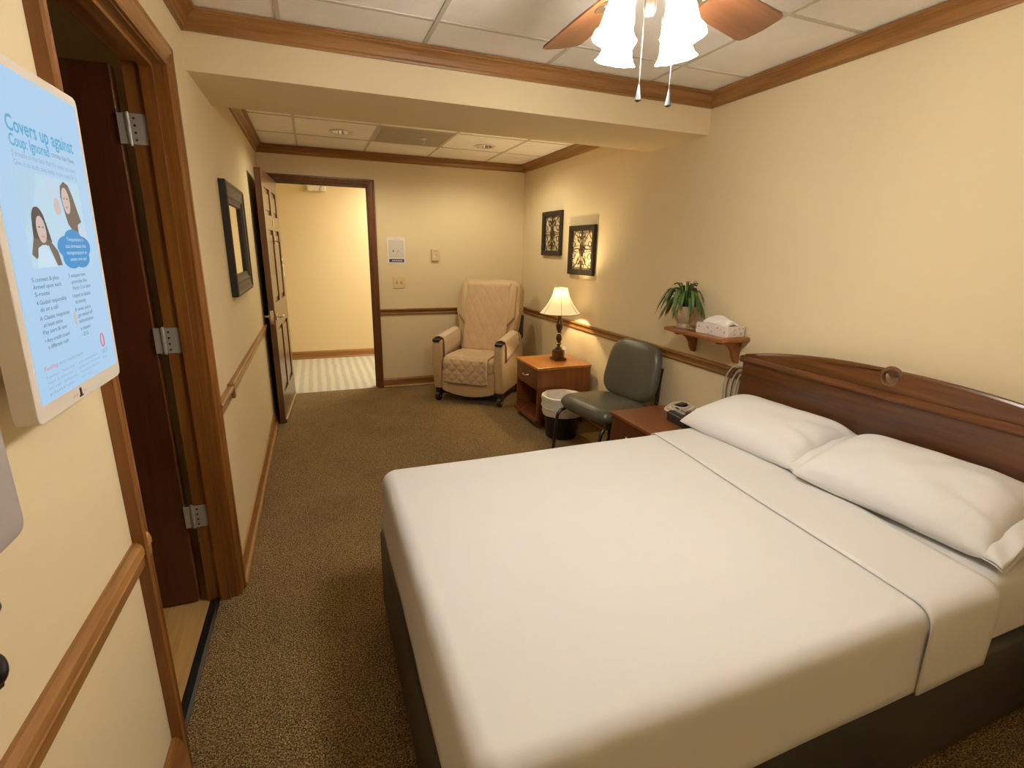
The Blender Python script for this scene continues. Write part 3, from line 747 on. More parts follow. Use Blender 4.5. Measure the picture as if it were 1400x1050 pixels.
# seat cushion, footrest panel, base
softbox('seat_cushion', BEIGE, rc, -.272, .272, .0, .56, .30, .455, .045, 5)
fp = [(-.272, .33), (.272, .33), (.272, .12)] + [(.272 - .544 * i / 12, .12 - .045 * math.sin(PI * i / 12)) for i in range(1, 12)] + [(-.272, .12)]
MB().prism(fp, 'y', .012, .06, .010).build('footrest', BEIGE, rc, True)
softbox('base_frame', BLACK, rc, -.30, .30, .06, .66, .07, .14, .01, 2)
# seat throw: over the seat and down the front
def throw(u, v):
    x = -.235 + .45 * u
    path = [(.50, .462), (.30, .468), (.10, .468), (.02, .462), (-.012, .44), (-.020, .39), (-.018, .30), (-.012, .205)]
    k = v * (len(path) - 1); i = min(int(k), len(path) - 2); f = k - i
    y = path[i][0] * (1 - f) + path[i + 1][0] * f; z = path[i][1] * (1 - f) + path[i + 1][1] * f
    if v > .9: z += .05 * max(0, abs(2 * u - 1) - .75) * 4 * .25
    w_ = noise.noise(Vector((x * 9, y * 9, z * 9))) * .007
    return Vector((x, y - abs(w_), z + w_))
MB().grid(throw, 26, 30).build('seat_throw', QUILT2, rc, True, solid=.012, subsurf=1)
MB().tube([throw(u / 20, 1.0) + Vector((0, -.008, 0)) for u in range(21)], .0045, 6).build('throw_piping', PIPING, rc)
# backrest: tall slab leaning back with rounded shoulders and wings
lean = Matrix.Translation((0, .53, .44)) @ Matrix.Rotation(R(-14), 4, 'X')
bk = MB()
out = [(-.27, -.05), (-.275, .14), (-.325, .25), (-.342, .40), (-.340, .62), (-.325, .70), (-.275, .737), (0, .745), (.275, .737), (.325, .70), (.340, .62), (.342, .40), (.325, .25), (.275, .14), (.27, -.05)]
bk.prism(out, 'y', -.075, .09, .03)
for v_ in bk.bm.verts: v_.co = lean @ v_.co
BKO = bk.build('backrest', BEIGE, rc, True)
for s in (-1, 1):
    wg = MB().prism([(s * .205, .24), (s * .305, .36), (s * .305, .68), (s * .26, .71), (s * .215, .66)], 'y', -.10, -.06, .018)
    for v_ in wg.bm.verts: v_.co = lean @ v_.co
    wg.build('head_wing', BEIGE, BKO, True)
    MB().tube([lean @ Vector((s * (.20 + .11 * i / 6), -.094 - .004 * math.sin(i), .22 + .13 * i / 6)) for i in range(7)], .004, 6).build('seam_piping', PIPING, BKO)
def bthrow(u, v):
    hw = .235 + .0 * v
    x = -hw + 2 * hw * u
    zz = .0 + .735 * v; yy = -.098 - .022 * math.sin(PI * u) * (1 - v * .5)
    if v > .94: yy += (v - .94) * 1.2
    return lean @ Vector((x, yy, zz)) + Vector((0, noise.noise(Vector((x * 8, zz * 8, 2))) * .004, 0))
MB().grid(bthrow, 22, 30).build('back_throw', QUILT, rc, True, solid=.012, subsurf=1)
MB().box(.30, .345, .60, .70, .60, .86, .015, mtx=Matrix.Rotation(R(-3), 4, 'X')).build('rear_bracket', BLACK, rc)
for x in (-.325, .325):
    for y in (.045, .62):
        c = MB().cyl((x - .018, y, .045), .045, .036, 20, 'x').build('caster', BLACK, rc, True)
        MB().box(x - .024, x + .024, y - .02, y + .05, .05, .135, .008).build('caster_fork', BLACK, c)
        MB().cyl((x - .021, y, .045), .018, .042, 14, 'x').build('caster_hub', NICKEL, c)
MB().tube([(-.37, .14, .30), (-.40, .14, .31), (-.41, .12, .335)], .008, 8).ball((-.412, .115, .345), .014).build('side_lever', BLACKM, rc, True)

# ------------------------------------------------------------------ nightstands
def nightstand(name, label, x0, x1, y0, y1, h, mt, mbody, mdark, group):
    cx, cy = (x0 + x1) / 2, (y0 + y1) / 2; a, b = (x1 - x0) / 2, (y1 - y0) / 2
    t = thing(name, label, 'nightstand', (cx, cy, 0), 0, group)
    box('table_top', mt, t, -a - .012, a, -b - .012, b + .012, h - .022, h, .004)
    box('side_panel', mbody, t, -a, a, -b, -b + .018, .05, h - .022, .002, 1)
    box('side_panel', mbody, t, -a, a, b - .018, b, .05, h - .022, .002, 1)
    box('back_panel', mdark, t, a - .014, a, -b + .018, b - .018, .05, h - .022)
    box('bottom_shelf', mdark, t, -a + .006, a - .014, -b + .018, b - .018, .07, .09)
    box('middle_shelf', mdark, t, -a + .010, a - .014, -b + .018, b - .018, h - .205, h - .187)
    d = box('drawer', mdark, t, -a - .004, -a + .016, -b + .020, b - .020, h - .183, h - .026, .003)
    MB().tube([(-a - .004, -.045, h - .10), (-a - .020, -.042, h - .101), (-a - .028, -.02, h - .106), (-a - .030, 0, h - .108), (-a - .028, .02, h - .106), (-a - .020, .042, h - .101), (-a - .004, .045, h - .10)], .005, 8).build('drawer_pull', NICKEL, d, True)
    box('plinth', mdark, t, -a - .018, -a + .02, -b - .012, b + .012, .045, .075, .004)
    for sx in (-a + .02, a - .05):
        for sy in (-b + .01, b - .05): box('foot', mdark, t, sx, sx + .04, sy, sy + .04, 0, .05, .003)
    return t
nightstand('nightstand', 'orange-brown nightstand under the lamp beside the recliner', 2.085, 2.585, -1.70, -1.23, 0.53, NSTOP_LIT, NSBODY, NSDARK, 'brown nightstands along the right wall')
nightstand('nightstand', 'reddish-brown nightstand with the black phone beside the bed', 2.055, 2.575, -3.345, -2.885, 0.53, NS2TOP, NS2BODY, NS2BODY, 'brown nightstands along the right wall')

# ------------------------------------------------------------------ table lamp
lp = thing('table_lamp', 'lit table lamp with bell shade and turned bronze base', 'lamp', (2.39, -1.45, 0.53))
b = MB(); b.lathe([(.078, 0), (.078, .020), (.058, .026), (.056, .028)], 4, mtx=Matrix.Rotation(R(45), 3, 'Z')); b.build('foot', LAMPB, lp)
b = MB(); b.lathe([(.055, .026), (.055, .085), (.05, .092), (.03, .094)], 8, mtx=Matrix.Rotation(R(22), 3, 'Z')); b.build('plinth', LAMPB, lp)
MB().lathe([(.034, .092), (.03, .108), (.016, .118), (.013, .132), (.024, .145), (.026, .152), (.014, .160), (.024, .180), (.027, .198), (.020, .220), (.014, .230), (.026, .238), (.026, .246), (.015, .252), (.026, .275), (.032, .305), (.027, .335), (.019, .362), (.017, .40), (.024, .408), (.012, .414), (.010, .44)], 24).build('turned_column', LAMPB, lp, True)
for z in (.152, .242): MB().lathe([(.0265, z - .003), (.0285, z), (.0265, z + .003)], 24, caps=False).build('brass_ring', CHROME, lp, True)
def bell(t): return 0.060 + 0.105 * (t ** 1.75) + .012 * t
N = 48
shade = MB(); sp_ = [(bell(1 - k / 14), .415 + .215 * (k / 14)) for k in range(15)]
def oct_(a, z): 
    k = (a + PI / 8) % (PI / 3) - PI / 6
    return math.cos(PI / 6) / math.cos(k) * .35 + .65
shade.lathe(sp_, N, caps=False, wob=oct_)
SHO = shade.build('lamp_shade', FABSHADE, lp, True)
SEAM = mat('shade_seam', (0.30, 0.20, 0.10), 0.8)
for i in range(6):
    a = R(30) - PI / 8 + i * PI / 3
    MB().tube([((r_ * oct_(a, 0) + .002) * math.cos(a), (r_ * oct_(a, 0) + .002) * math.sin(a), z_) for r_, z_ in sp_], .0016, 6).build('seam', SEAM, SHO)
for r_, z_ in (sp_[0], sp_[-1]):
    MB().tube([((r_ * oct_(2 * PI * i / N, 0) + .001) * math.cos(2 * PI * i / N), (r_ * oct_(2 * PI * i / N, 0) + .001) * math.sin(2 * PI * i / N), z_) for i in range(N)], .0028, 6, True).build('rim', SEAM, SHO)
MB().ball((0, 0, .53), .026, sz=1.3).build('bulb', BULB, lp, True)
MB().cyl((0, 0, .44), .016, .03, 14).build('socket', CHROME, lp)
MB().tube([(.0, .0, .63), (.0, .058, .628)], .0018, 6).tube([(0, 0, .63), (0, -.058, .628)], .0018, 6).tube([(0, .035, .45), (0, .05, .54), (0, .0, .63), (0, -.05, .54), (0, -.035, .45)], .0018, 6).build('harp', CHROME, lp)
MB().ball((0, 0, .640), .008).build('finial', CHROME, lp, True)
light('table_lamp_bulb', 'POINT', (2.39, -1.45, 0.53 + .583), LAMP_W, (1.0, 0.74, 0.40), 0.025)

# ------------------------------------------------------------------ waste bin with liner
wb = thing('waste_bin', 'black waste bin with white plastic liner beside the nightstand', 'bin', (2.215, -1.91, 0))
MB().lathe([(.0, .0), (.120, .0), (.128, .012), (.155, .30), (.148, .30), (.122, .02), (.0, .015)], 36, caps=False).build('bin_body', BLACK, wb, True)
def crumple(a, z): return 1 + .022 * math.sin(7 * a + 20 * z) + .015 * math.sin(13 * a - 33 * z) + .012 * noise.noise(Vector((math.cos(a) * 3, math.sin(a) * 3, z * 20)))
MB().lathe([(.160, .195), (.166, .205), (.164, .25), (.168, .275), (.165, .315), (.172, .335), (.168, .348), (.156, .35), (.140, .335), (.132, .28), (.122, .19), (.108, .06), (.0, .04)], 48, caps=False, wob=crumple).build('liner', BAG, wb, True)
MB().tube([(.169 * math.cos(2 * PI * i / 40), .169 * math.sin(2 * PI * i / 40), .262 + .006 * math.sin(3 * 2 * PI * i / 40)) for i in range(40)], .004, 6, True).build('liner_band', BAG, wb, True)

# ------------------------------------------------------------------ guest chair (faces -x)
ch = thing('guest_chair', 'olive vinyl armless chair on a black tube sled frame', 'chair', (2.255, -2.49, 0), R(-80))
# local: front faces -y, x to the right when seen from the front
def pad(parent, name, w, h, t, m, mtx, tap=0.0, dome=0.012, n=22, round_=5.0):
    b = MB()
    rows = []
    def P(u, v, s):
        # rounded rectangle (superellipse) mapping of the square
        uu, vv = u, v
        k = max(abs(uu), abs(vv)); 
        if k > 1e-6:
            p = ((abs(uu) / k) ** round_ + (abs(vv) / k) ** round_) ** (-1 / round_)
            uu, vv = uu * p, vv * p
        edge = max(0.0, 1 - k ** 7) ** .45
        return mtx @ Vector((uu * w / 2 * (1 + tap * vv), vv * h / 2, s * (t / 2 * edge + dome * max(0, 1 - k * k) * (1 if s > 0 else 0))))
    top = [[b.bm.verts.new(P(-1 + 2 * i / n, -1 + 2 * j / n, 1)) for j in range(n + 1)] for i in range(n + 1)]
    bot = [[top[i][j] if i in (0, n) or j in (0, n) else b.bm.verts.new(P(-1 + 2 * i / n, -1 + 2 * j / n, -1)) for j in range(n + 1)] for i in range(n + 1)]
    for i in range(n):
        for j in range(n):
            b.bm.faces.new((top[i][j], top[i + 1][j], top[i + 1][j + 1], top[i][j + 1])); b.bm.faces.new((bot[i][j], bot[i][j + 1], bot[i + 1][j + 1], bot[i + 1][j]))
    return b.build(name, m, parent, True, subsurf=1)
pad(ch, 'seat', .54, .49, .115, OLIVE, Matrix.Translation((0, -.010, .420)) @ Matrix.Rotation(R(-3), 4, 'X'), tap=-.05, round_=4.5)
backm = Matrix.Translation((-.005, .235, .662)) @ Matrix.Rotation(R(90 - 13), 4, 'X')
pad(ch, 'backrest', .52, .445, .085, OLIVE, backm, tap=-.07, round_=3.6)
for s in (-1, 1):
    x = s * .235
    path = [(x * .86, -.10, .37), (x * .95, -.17, .375), (x, -.215, .36), (x, -.24, .33), (x, -.25, .27), (x, -.262, .12), (x, -.268, .05), (x, -.262, .022), (x, -.235, .014), (x, 0, .014), (x, .20, .014), (x, .255, .020), (x, .275, .05), (x, .27, .15), (x * .95, .262, .35), (x * .88, .280, .45), (x * .82, .305, .60), (x * .80, .325, .70)]
    # smooth the tube path
    P2 = []
    for i in range(len(path) - 1):
        for k in range(3):
            t = k / 3; a_, b__ = Vector(path[i]), Vector(path[i + 1]); P2.append(a_.lerp(b__, t))
    P2.append(Vector(path[-1]))
    MB().tube(P2, .0125, 10).build('sled_leg', BLACKM, ch, True)
    MB().box(x * .82 - .02, x * .82 + .02, .270, .30, .53, .66, .006).build('back_bracket', BLACK, ch)
MB().box(-.23, .23, -.15, -.11, .362, .385, .004).build('seat_rail', BLACKM, ch)
MB().box(-.235, .235, .15, .19, .362, .385, .004).build('seat_rail', BLACKM, ch)
MB().tube([(-.235, .265, .30), (.235, .265, .30)], .011, 8).build('cross_tube', BLACKM, ch)

# ------------------------------------------------------------------ mirror on the left wall
mr_ = thing('wall_mirror', 'mirror in a wide black stepped frame on the left wall', 'mirror', (0, -2.015, 1.205))
hw, hh = .36, .585
def frame_x(parent, hw, hh, fw, prof_fn, m, name='frame_bar'):
    pass
def mitre(parent, name, hw, hh, prof, m, face):
    """four mitred bars; prof = [(inset, depth)] going round; face maps (u, v, d) to local"""
    corners = [(-1, 0), (1, 0), (1, 1), (-1, 1)]
    def C(k, ins):
        sx, sz = corners[k]
        return (sx * (hw - ins), (ins if sz == 0 else hh - ins))
    for k in range(4):
        b = MB(); A = [b.bm.verts.new(face(*C(k, i_), d_)) for i_, d_ in prof]; B = [b.bm.verts.new(face(*C((k + 1) % 4, i_), d_)) for i_, d_ in prof]
        n = len(prof)
        for i in range(n): b.bm.faces.new((A[i], A[(i + 1) % n], B[(i + 1) % n], B[i]))
        b.bm.faces.new(A[::-1]); b.bm.faces.new(B)
        b.build(name, m, parent)
mitre(mr_, 'frame_bar', hw, hh, [(0, .001), (0, .032), (.012, .036), (.022, .030), (.060, .024), (.072, .028), (.080, .022), (.095, .018), (.105, .020), (.110, .012), (.110, .001)], FRAMEB, lambda u, v_, d: (d, u, v_))
box('mirror_glass', MIRROR, mr_, .006, .010, -hw + .10, hw - .10, .10, hh - .10)

# ------------------------------------------------------------------ iron scroll wall panels
def scroll_panel(name, label, yc, z0, wd, ht):
    t = thing(name, label, 'wall art', (W, yc, z0), 0, 'black framed scroll panels')
    mitre(t, 'frame_bar', wd / 2, ht, [(0, -.001), (0, -.026), (.006, -.030), (.032, -.026), (.042, -.020), (.047, -.020), (.047, -.001)], FRAMEB, lambda u, v_, d: (d, u, v_))
    a, h = wd / 2 - .047, ht - .094; zc = ht / 2
    X = -.014
    def arc(cy, cz, r, a0, a1, n=14, rz=1.0, shrink=0.0):
        return [(X, cy + (r * (1 - shrink * i / n)) * math.cos(R(a0 + (a1 - a0) * i / n)), cz + rz * (r * (1 - shrink * i / n)) * math.sin(R(a0 + (a1 - a0) * i / n))) for i in range(n + 1)]
    for sx in (-1, 1):
        for sz in (-1, 1):
            b = MB()
            def mirror(pts): return [(p[0], sx * p[1], zc + sz * p[2]) for p in pts]
            b.tube(mirror([(X, .012, .02), (X, .03, .06), (X, .062, .085), (X, .085, .12), (X, a - .012, h / 2 - .006)]), .0038, 6)
            b.tube(mirror(arc(.045, .095, .032, -60, 330, 20, 1, .55)), .0034, 6)
            b.tube(mirror(arc(a - .036, .045, .034, 200, -160, 20, 1, .5)), .0034, 6)
            b.tube(mirror(arc(.028, h / 2 - .034, .026, -90, 250, 18, 1, .4)), .0032, 6)
            b.tube(mirror([(X, .02, .008), (X, .06, .018), (X, .10, .012), (X, a, .004)]), .0034, 6)
            b.tube(mirror([(X, .006, .03), (X, .010, .07), (X, .004, h / 2)]), .0032, 6)
            b.tube(mirror([(X, a, .09), (X, a - .03, .105), (X, a - .055, .14), (X, a - .06, h / 2)]), .0032, 6)
            b.build('scroll', IRON, t, True)
    for k in range(8):
        an = k * PI / 4
        p = MB()
        p.ball((0, 0, 0), 1, .0045, .013, .024, 10, 8)
        for v_ in p.bm.verts:
            c = v_.co.copy(); c.z += .024
            v_.co = Vector((X + c.x, c.y * math.cos(an) - c.z * math.sin(an), zc + c.y * math.sin(an) + c.z * math.cos(an)))
        p.build('petal', IRON, t, True)
    MB().ball((X - .005, 0, zc), .012, .6, 1, 1).build('rosette', IRON, t, True)
    for sz in (-1, 1): MB().ball((X, 0, zc + sz * .11), .008, .6, 1, 1.2).build('bud', IRON, t, True)
    return t
scroll_panel('scroll_panel', 'framed iron scroll panel nearer the room corner', -.775, 1.427, .425, .413)
scroll_panel('scroll_panel', 'framed iron scroll panel just above the lamp', -1.385, 1.270, .455, .420)

# ------------------------------------------------------------------ wall shelf, plant, tissue box
SZ = 1.035
ws = thing('wall_shelf', 'small oak wall shelf with two curved brackets above the chair rail', 'shelf', (W, -3.08, .88))
MB().box(-.205, 0, -.245, .240, SZ - .025 - .88, SZ - .88, .006).build('shelf_board', SHELFW, ws)
brk = [(0, .130), (-.165, .130), (-.170, .122), (-.160, .112), (-.146, .114)] + [(-.146 + .10 * math.sin(R(90) * i / 8), .114 - .085 * (1 - math.cos(R(90) * i / 8))) for i in range(1, 9)] + [(-.040, .020), (-.030, .0), (-.008, -.004), (0, .0)]
for y in (-.185, .165):
    MB().prism(brk, 'y', y, y + .022, .002).build('bracket', SHELFW, ws)
pp = thing('potted_plant', 'green spider plant in a tan footed pot on the shelf', 'plant', (2.508, -2.905, SZ))
MB().lathe([(.0, .0), (.046, .0), (.046, .010), (.040, .024), (.042, .030), (.062, .055), (.071, .085), (.072, .118), (.076, .124), (.074, .130), (.066, .128), (.060, .10), (.0, .10)], 28, caps=False).build('pot', POT, pp, True)
MB().lathe([(.062, .108), (.03, .116), (.0, .118)], 20, caps=False).build('soil', SOIL, pp, True)
random.seed(21)
for i in range(66):
    a = i * 2.399 + random.uniform(-.25, .25)
    ln = random.uniform(.11, .175); upz = random.uniform(.06, .15); wd_ = random.uniform(.013, .021)
    if i % 5 == 0: upz, ln = random.uniform(.14, .17), random.uniform(.06, .09)
    if math.cos(a) > 0.3: ln *= .62          # the wall is behind
    b = MB(); n = 8; Vv = []
    for k in range(n + 1):
        t = k / n
        r_ = .008 + ln * (t ** .85); z_ = .115 + upz * math.sin(min(1, t * 1.5) * PI / 2) - (max(0, t - .35) ** 1.6) * (ln * 1.35 + (.02 if upz > .12 and ln < .1 else .07)) * (0.25 if i % 5 == 0 else 1)
        w_ = wd_ * math.sin(PI * min(1, .16 + .84 * (1 - t) ** .8)) * (1 if t < 1 else .1) * .5
        ca, sa = math.cos(a), math.sin(a)
        row = [(-w_, .0), (0, -w_ * .35), (w_, .0)]
        Vv.append([b.bm.verts.new((min(r_ * ca - s_ * sa, .095), r_ * sa + s_ * ca, max(.004, z_ + dz))) for s_, dz in row])
    for k in range(n):
        for j in range(2): b.bm.faces.new((Vv[k][j], Vv[k + 1][j], Vv[k + 1][j + 1], Vv[k][j + 1]))
    b.build('leaf', LEAF if i % 4 else LEAF2, pp, True, solid=.0012)
tb = thing('tissue_box', 'white patterned tissue box with a tissue sticking out on the shelf', 'tissue box', (2.522, -3.19, SZ), R(4))
MB().box(-.068, .066, -.112, .112, 0, .058, .002, 1).build('carton', TISSUEB, tb)
MB().lathe([(.0, .0), (1, 0), (1, .0012), (0, .0012)], 24, (0, 0, .0578), caps=False, mtx=Matrix.Diagonal((.026, .065, 1))).build('slot', PAPERG, tb)
def tis(u, v):
    x = (-.5 + u); y = (-.5 + v)
    z = .058 + .040 * max(0, 1 - (2 * x) ** 2) ** .45 * max(0, 1 - (2 * y) ** 2) ** .4 + .008 * math.sin(9 * y + 5 * x)* max(0, 1 - (2 * x) ** 2)
    return Vector((x * .10 + .012 * math.sin(6 * y), y * .185, z))
MB().grid(tis, 16, 20).build('tissue', TISSUE, tb, True, solid=.0015)
random.seed(5)
for i in range(13):
    yy = random.uniform(-.1, .1); zz = random.uniform(.010, .048); r_ = random.uniform(.003, .006)
    if i < 8: MB().cyl((-.0688, yy, zz), r_, .0006, 8, 'x').build('printed_mark', TPRINT, tb)
    else: MB().cyl((random.uniform(-.055, .055), -.1128, zz), r_, .0006, 8, 'y').build('printed_mark', TPRINT, tb)
MB().tube([(-.01 + .013 * math.cos(a * PI / 8), -.1125, .028 + .016 * math.sin(a * PI / 8)) for a in range(16)], .0014, 6, True).build('printed_mark', TPRINT, tb)
MB().tube([(.042 + s_[0], -.1125, .030 + s_[1]) for s_ in ((-.014, -.016), (.014, -.016), (.014, .016), (-.014, .016))], .0012, 6, True).build('printed_mark', TPRINT, tb)
ng = thing('clear_dish', 'small glossy grey dish lying between plant and tissue box', 'dish', (2.46, -3.03, SZ))
MB().lathe([(.0, .0), (.018, .0), (.026, .010), (.024, .011), (.017, .003), (.0, .003)], 20, caps=False).build('dish_bowl', CHROME, ng, True)

# ------------------------------------------------------------------ phone and cords on the bedside nightstand
ph = thing('desk_phone', 'black desk phone on the bedside nightstand behind the pillow', 'phone', (2.385, -3.215, .53), R(84))
MB().prism([(-.12, 0), (.12, 0), (.12, .050), (.10, .056), (-.11, .042), (-.12, .036)], 'x', -.085, .085, .004).build('phone_body', BLACKS, ph)
hsn = MB().box(-.080, -.030, -.088, .088, .052, .078, .010, 3, mtx=Matrix.Rotation(R(6), 4, 'X')).build('handset', BLACK, ph, True)
for i in range(4):
    for j in range(3):
        MB().box(-.005 + .024 * j, .012 + .024 * j, -.06 + .026 * i, -.044 + .026 * i, .042 + .0026 * i, .0515 + .0026 * i, .0015, 1).build('key', GREYP, ph)
box('display', GREYP, ph, -.008, .066, .048, .078, .05, .0575, .001, 1)
cb = thing('coiled_cable', 'white coiled cable bundle on the bedside nightstand by the wall', 'cable', (2.475, -3.005, .531), R(-70))
for k in range(4):
    rx_, ry_ = .085 - .013 * k, .115 - .015 * k
    MB().tube([(rx_ * math.cos(2 * PI * i / 36), ry_ * math.sin(2 * PI * i / 36), .009 + .012 * (k % 2) + .010 * (k // 2) + .003 * math.sin(3 * 2 * PI * i / 36)) for i in range(36)], .0085, 8, True).build('coil', CABLE if k % 2 else WHITEP, cb, True)
MB().box(-.022, .022, -.045, .035, .012, .044, .006).build('plug', BLACK, cb)
MB().tube([(-.005, -.04, .03), (.0, -.07, .032), (.03, -.085, .030)], .006, 8).build('plug_cord', BLACK, cb)
DARKCORD = mat('dark_cord', (0.16, 0.12, 0.08), 0.6)
hc = thing('hanging_cord', 'looped pale cord hanging on the wall beside the headboard', 'cord', (W - .02, -3.315, .60))
random.seed(3)
for k in range(6):
    rw = .016 + .017 * k; hh_ = .10 + .012 * k
    MB().tube([(-.006 * (k % 3) - .004, rw * .25 - .02 + rw * math.cos(2 * PI * i / 28), .115 + hh_ * math.sin(2 * PI * i / 28)) for i in range(28)], .0042, 6, True).build('loop', CABLE if k % 2 else DARKCORD, hc, True)
cp = thing('call_plate', 'white nurse call plate on the wall at the headboard corner', 'wall plate', (W - .03, -3.372, .80))
MB().box(-.006, .03, -.040, .034, 0, .12, .005).build('plate', WHITEP, cp)
MB().cyl((-.012, .0, .06), .010, .008, 14, 'x').build('jack', BLACK, cp)

# ------------------------------------------------------------------ wall plates, thermostat, notice
nt_ = thing('notice', 'white paper notice with a dark printed band beside the door', 'notice', (1.216, -.001, 1.311))
MB().box(-.093, .093, -.0015, .0, 0, .263).build('sheet', PAPER, nt_)
mitre(nt_, 'printed_border', .072, .165, [(0, -.0016), (0, -.0020), (.0035, -.0020), (.0035, -.0016)], PAPERG, lambda u, v_, d: (u, d, v_ + .066))
box('printed_field', mat('paper_field', (.66, .60, .55), .8), nt_, -.067, .067, -.0019, -.0015, .071, .226)
box('printed_band', NAVY, nt_, -.075, .077, -.0022, -.0015, .016, .048)
for i in range(6): box('printed_word', PAPER, nt_, -.045 + .018 * i, -.033 + .018 * i, -.0026, -.0021, .026, .037)
MB().prism([(-.040, .120), (-.020, .120), (-.030, .142)], 'y', -.0024, -.0018).build('printed_mark', PAPERB, nt_)
MB().prism([(.010, .118), (.022, .118), (.022, .128), (.010, .128)], 'y', -.0024, -.0018).build('printed_mark', PAPERG, nt_)
MB().prism([(-.006, .095), (.006, .095), (.004, .106)], 'y', -.0024, -.0018).build('printed_mark', PAPERG, nt_)
box('printed_line', PAPERG, nt_, -.03, .03, -.0021, -.0014, .243, .246)
th_ = thing('thermostat', 'small cream thermostat on the far wall above the recliner', 'thermostat', (1.617, 0, 1.343))
MB().box(-.038, .038, -.024, 0, 0, .124, .006).build('housing', IVORY, th_)
MB().box(-.024, .004, -.028, -.020, .030, .056, .002).build('dial', WHITEP, th_)
MB().cyl((.008, -.030, .064), .008, .008, 12, 'y').build('knob', PAPERG, th_)
for z_ in (.09, .10, .11): box('slot', PAPERG, th_, -.022, .022, -.0246, -.0236, z_, z_ + .003)
swp = thing('switch_plate', 'cream double switch plate beside the far door casing', 'switch', (1.232, 0, 1.062))
MB().box(-.060, .060, -.006, 0, 0, .122, .003).build('plate', IVORY, swp)
for x_ in (-.023, .023):
    MB().box(x_ - .006, x_ + .006, -.017, -.005, .053, .070, .002, mtx=None).build('toggle', IVORY, swp)
    box('toggle_slot', mat('slot_brown', (.40, .28, .13), .6), swp, x_ - .008, x_ + .008, -.0072, -.0058, .047, .076)
    for z_ in (.030, .092): MB().cyl((x_, -.008, z_), .003, .002, 8, 'y').build('screw', IVORY, swp)
ol = thing('wall_outlet', 'white plug in an outlet low on the right wall by the nightstand', 'outlet', (W, -1.13, .46))
MB().box(-.006, 0, -.036, .036, 0, .115, .003).build('plate', WHITEP, ol)
MB().box(-.035, -.005, -.014, .014, .066, .098, .005).build('plug', WHITEP, ol)

# corridor emergency light
el = thing('emergency_light', 'white emergency light box high on the corridor wall', 'emergency light', (.515, 1.76, 2.135))
MB().box(-.115, .115, -.07, 0, 0, .105, .012).build('housing', WHITEP, el)
for x_ in (-.075, .075): MB().cyl((x_, -.085, .022), .026, .02, 16, 'y').build('lamp_head', WHITEP, el, True)
MB().cyl((.06, -.074, .052), .009, .006, 12, 'y').build('test_button', GREYP, el)

# ------------------------------------------------------------------ ceiling fan with four glass shades
FX, FY = 1.248, -4.140
fan = thing('ceiling_fan', 'five-blade ceiling fan with nickel body and four lit bell shades', 'ceiling fan', (FX, FY, 2.0))
ZL = lambda z: z - 2.0
MB().lathe([(.0, ZL(HC)), (.085, ZL(HC)), (.085, ZL(2.325)), (.06, ZL(2.315)), (.06, ZL(2.300)), (.125, ZL(2.285)), (.140, ZL(2.25)), (.135, ZL(2.205)), (.10, ZL(2.185)), (.065, ZL(2.178)), (.0, ZL(2.178))], 36, caps=False).build('motor_housing', NICKEL, fan, True)
MB().lathe([(.0, ZL(2.178)), (.055, ZL(2.178)), (.062, ZL(2.150)), (.055, ZL(2.115)), (.035, ZL(2.10)), (.0, ZL(2.098))], 32, caps=False).build('light_hub', NICKEL, fan, True)
MB().lathe([(.012, ZL(2.10)), (.016, ZL(2.085)), (.016, ZL(2.062)), (.010, ZL(2.05)), (.0, ZL(2.048))], 16, caps=False).build('finial', NICKEL, fan, True)
bl_out = [(.165, -.052), (.30, -.064), (.515, -.073), (.533, -.068), (.543, -.052), (.549, .0), (.543, .052), (.533, .068), (.515, .073), (.30, .064), (.165, .052)]
for k in range(5):
    a = R(16.5 + 72 * k)
    m = Matrix.Rotation(a, 4, 'Z') @ Matrix.Translation((0, 0, ZL(2.152))) @ Matrix.Rotation(R(-12), 4, 'X')
    b = MB().prism(bl_out, 'z', -.003, .003, .0012)
    o = b.build('blade', BLADE, fan); o.matrix_local = m
    ir = MB().prism([(.09, -.018), (.15, -.020), (.19, -.040), (.235, -.034), (.24, 0), (.235, .034), (.19, .040), (.15, .020), (.09, .018)], 'z', -.009, -.004, .001)
    ir.cyl((.195, -.022, -.012), .006, .004, 10).cyl((.195, .022, -.012), .006, .004, 10).cyl((.225, 0, -.012), .006, .004, 10)
    i2 = ir.build('blade_iron', NICKEL, fan); i2.matrix_local = m
for k in range(4):
    a = R(-123 + 45 + 90 * k); ca, sa = math.cos(a), math.sin(a)
    MB().tube([(.045 * ca, .045 * sa, ZL(2.135)), (.080 * ca, .080 * sa, ZL(2.125)), (.088 * ca, .088 * sa, ZL(2.085))], .010, 10).build('light_arm', NICKEL, fan, True)
    tilt = Matrix.Translation((.088 * ca, .088 * sa, ZL(2.085))) @ Matrix.Rotation(a, 4, 'Z') @ Matrix.Rotation(R(-13), 4, 'Y')
    t3 = tilt
    fit = MB().lathe([(.0, .004), (.026, .002), (.032, -.012), (.032, -.026), (.028, -.026), (.0, -.010)], 20, caps=False); 
    fo = fit.build('shade_fitter', NICKEL, fan, True); fo.matrix_local = t3
    def scal(a_, z_): return 1 + (.045 * math.cos(6 * a_) * max(0, (-z_ - .075) / .045) if z_ < -.075 else 0)
    gs = MB().lathe([(.022, -.016), (.029, -.026), (.034, -.044), (.037, -.066), (.040, -.088), (.046, -.105), (.054, -.115)], 48, caps=False, wob=scal).build('glass_shade', GLASSSHADE, fan, True)
    gs.matrix_local = t3
    bo = MB().ball((0, 0, -.062), .020, sz=1.25).build('bulb', BULB, fan, True); bo.matrix_local = t3
    pos = Matrix.Translation((FX, FY, 2.0)) @ t3 @ Vector((0, 0, -.112))
    light('fan_bulb', 'POINT', pos, FAN_W, FAN_COL, 0.035)
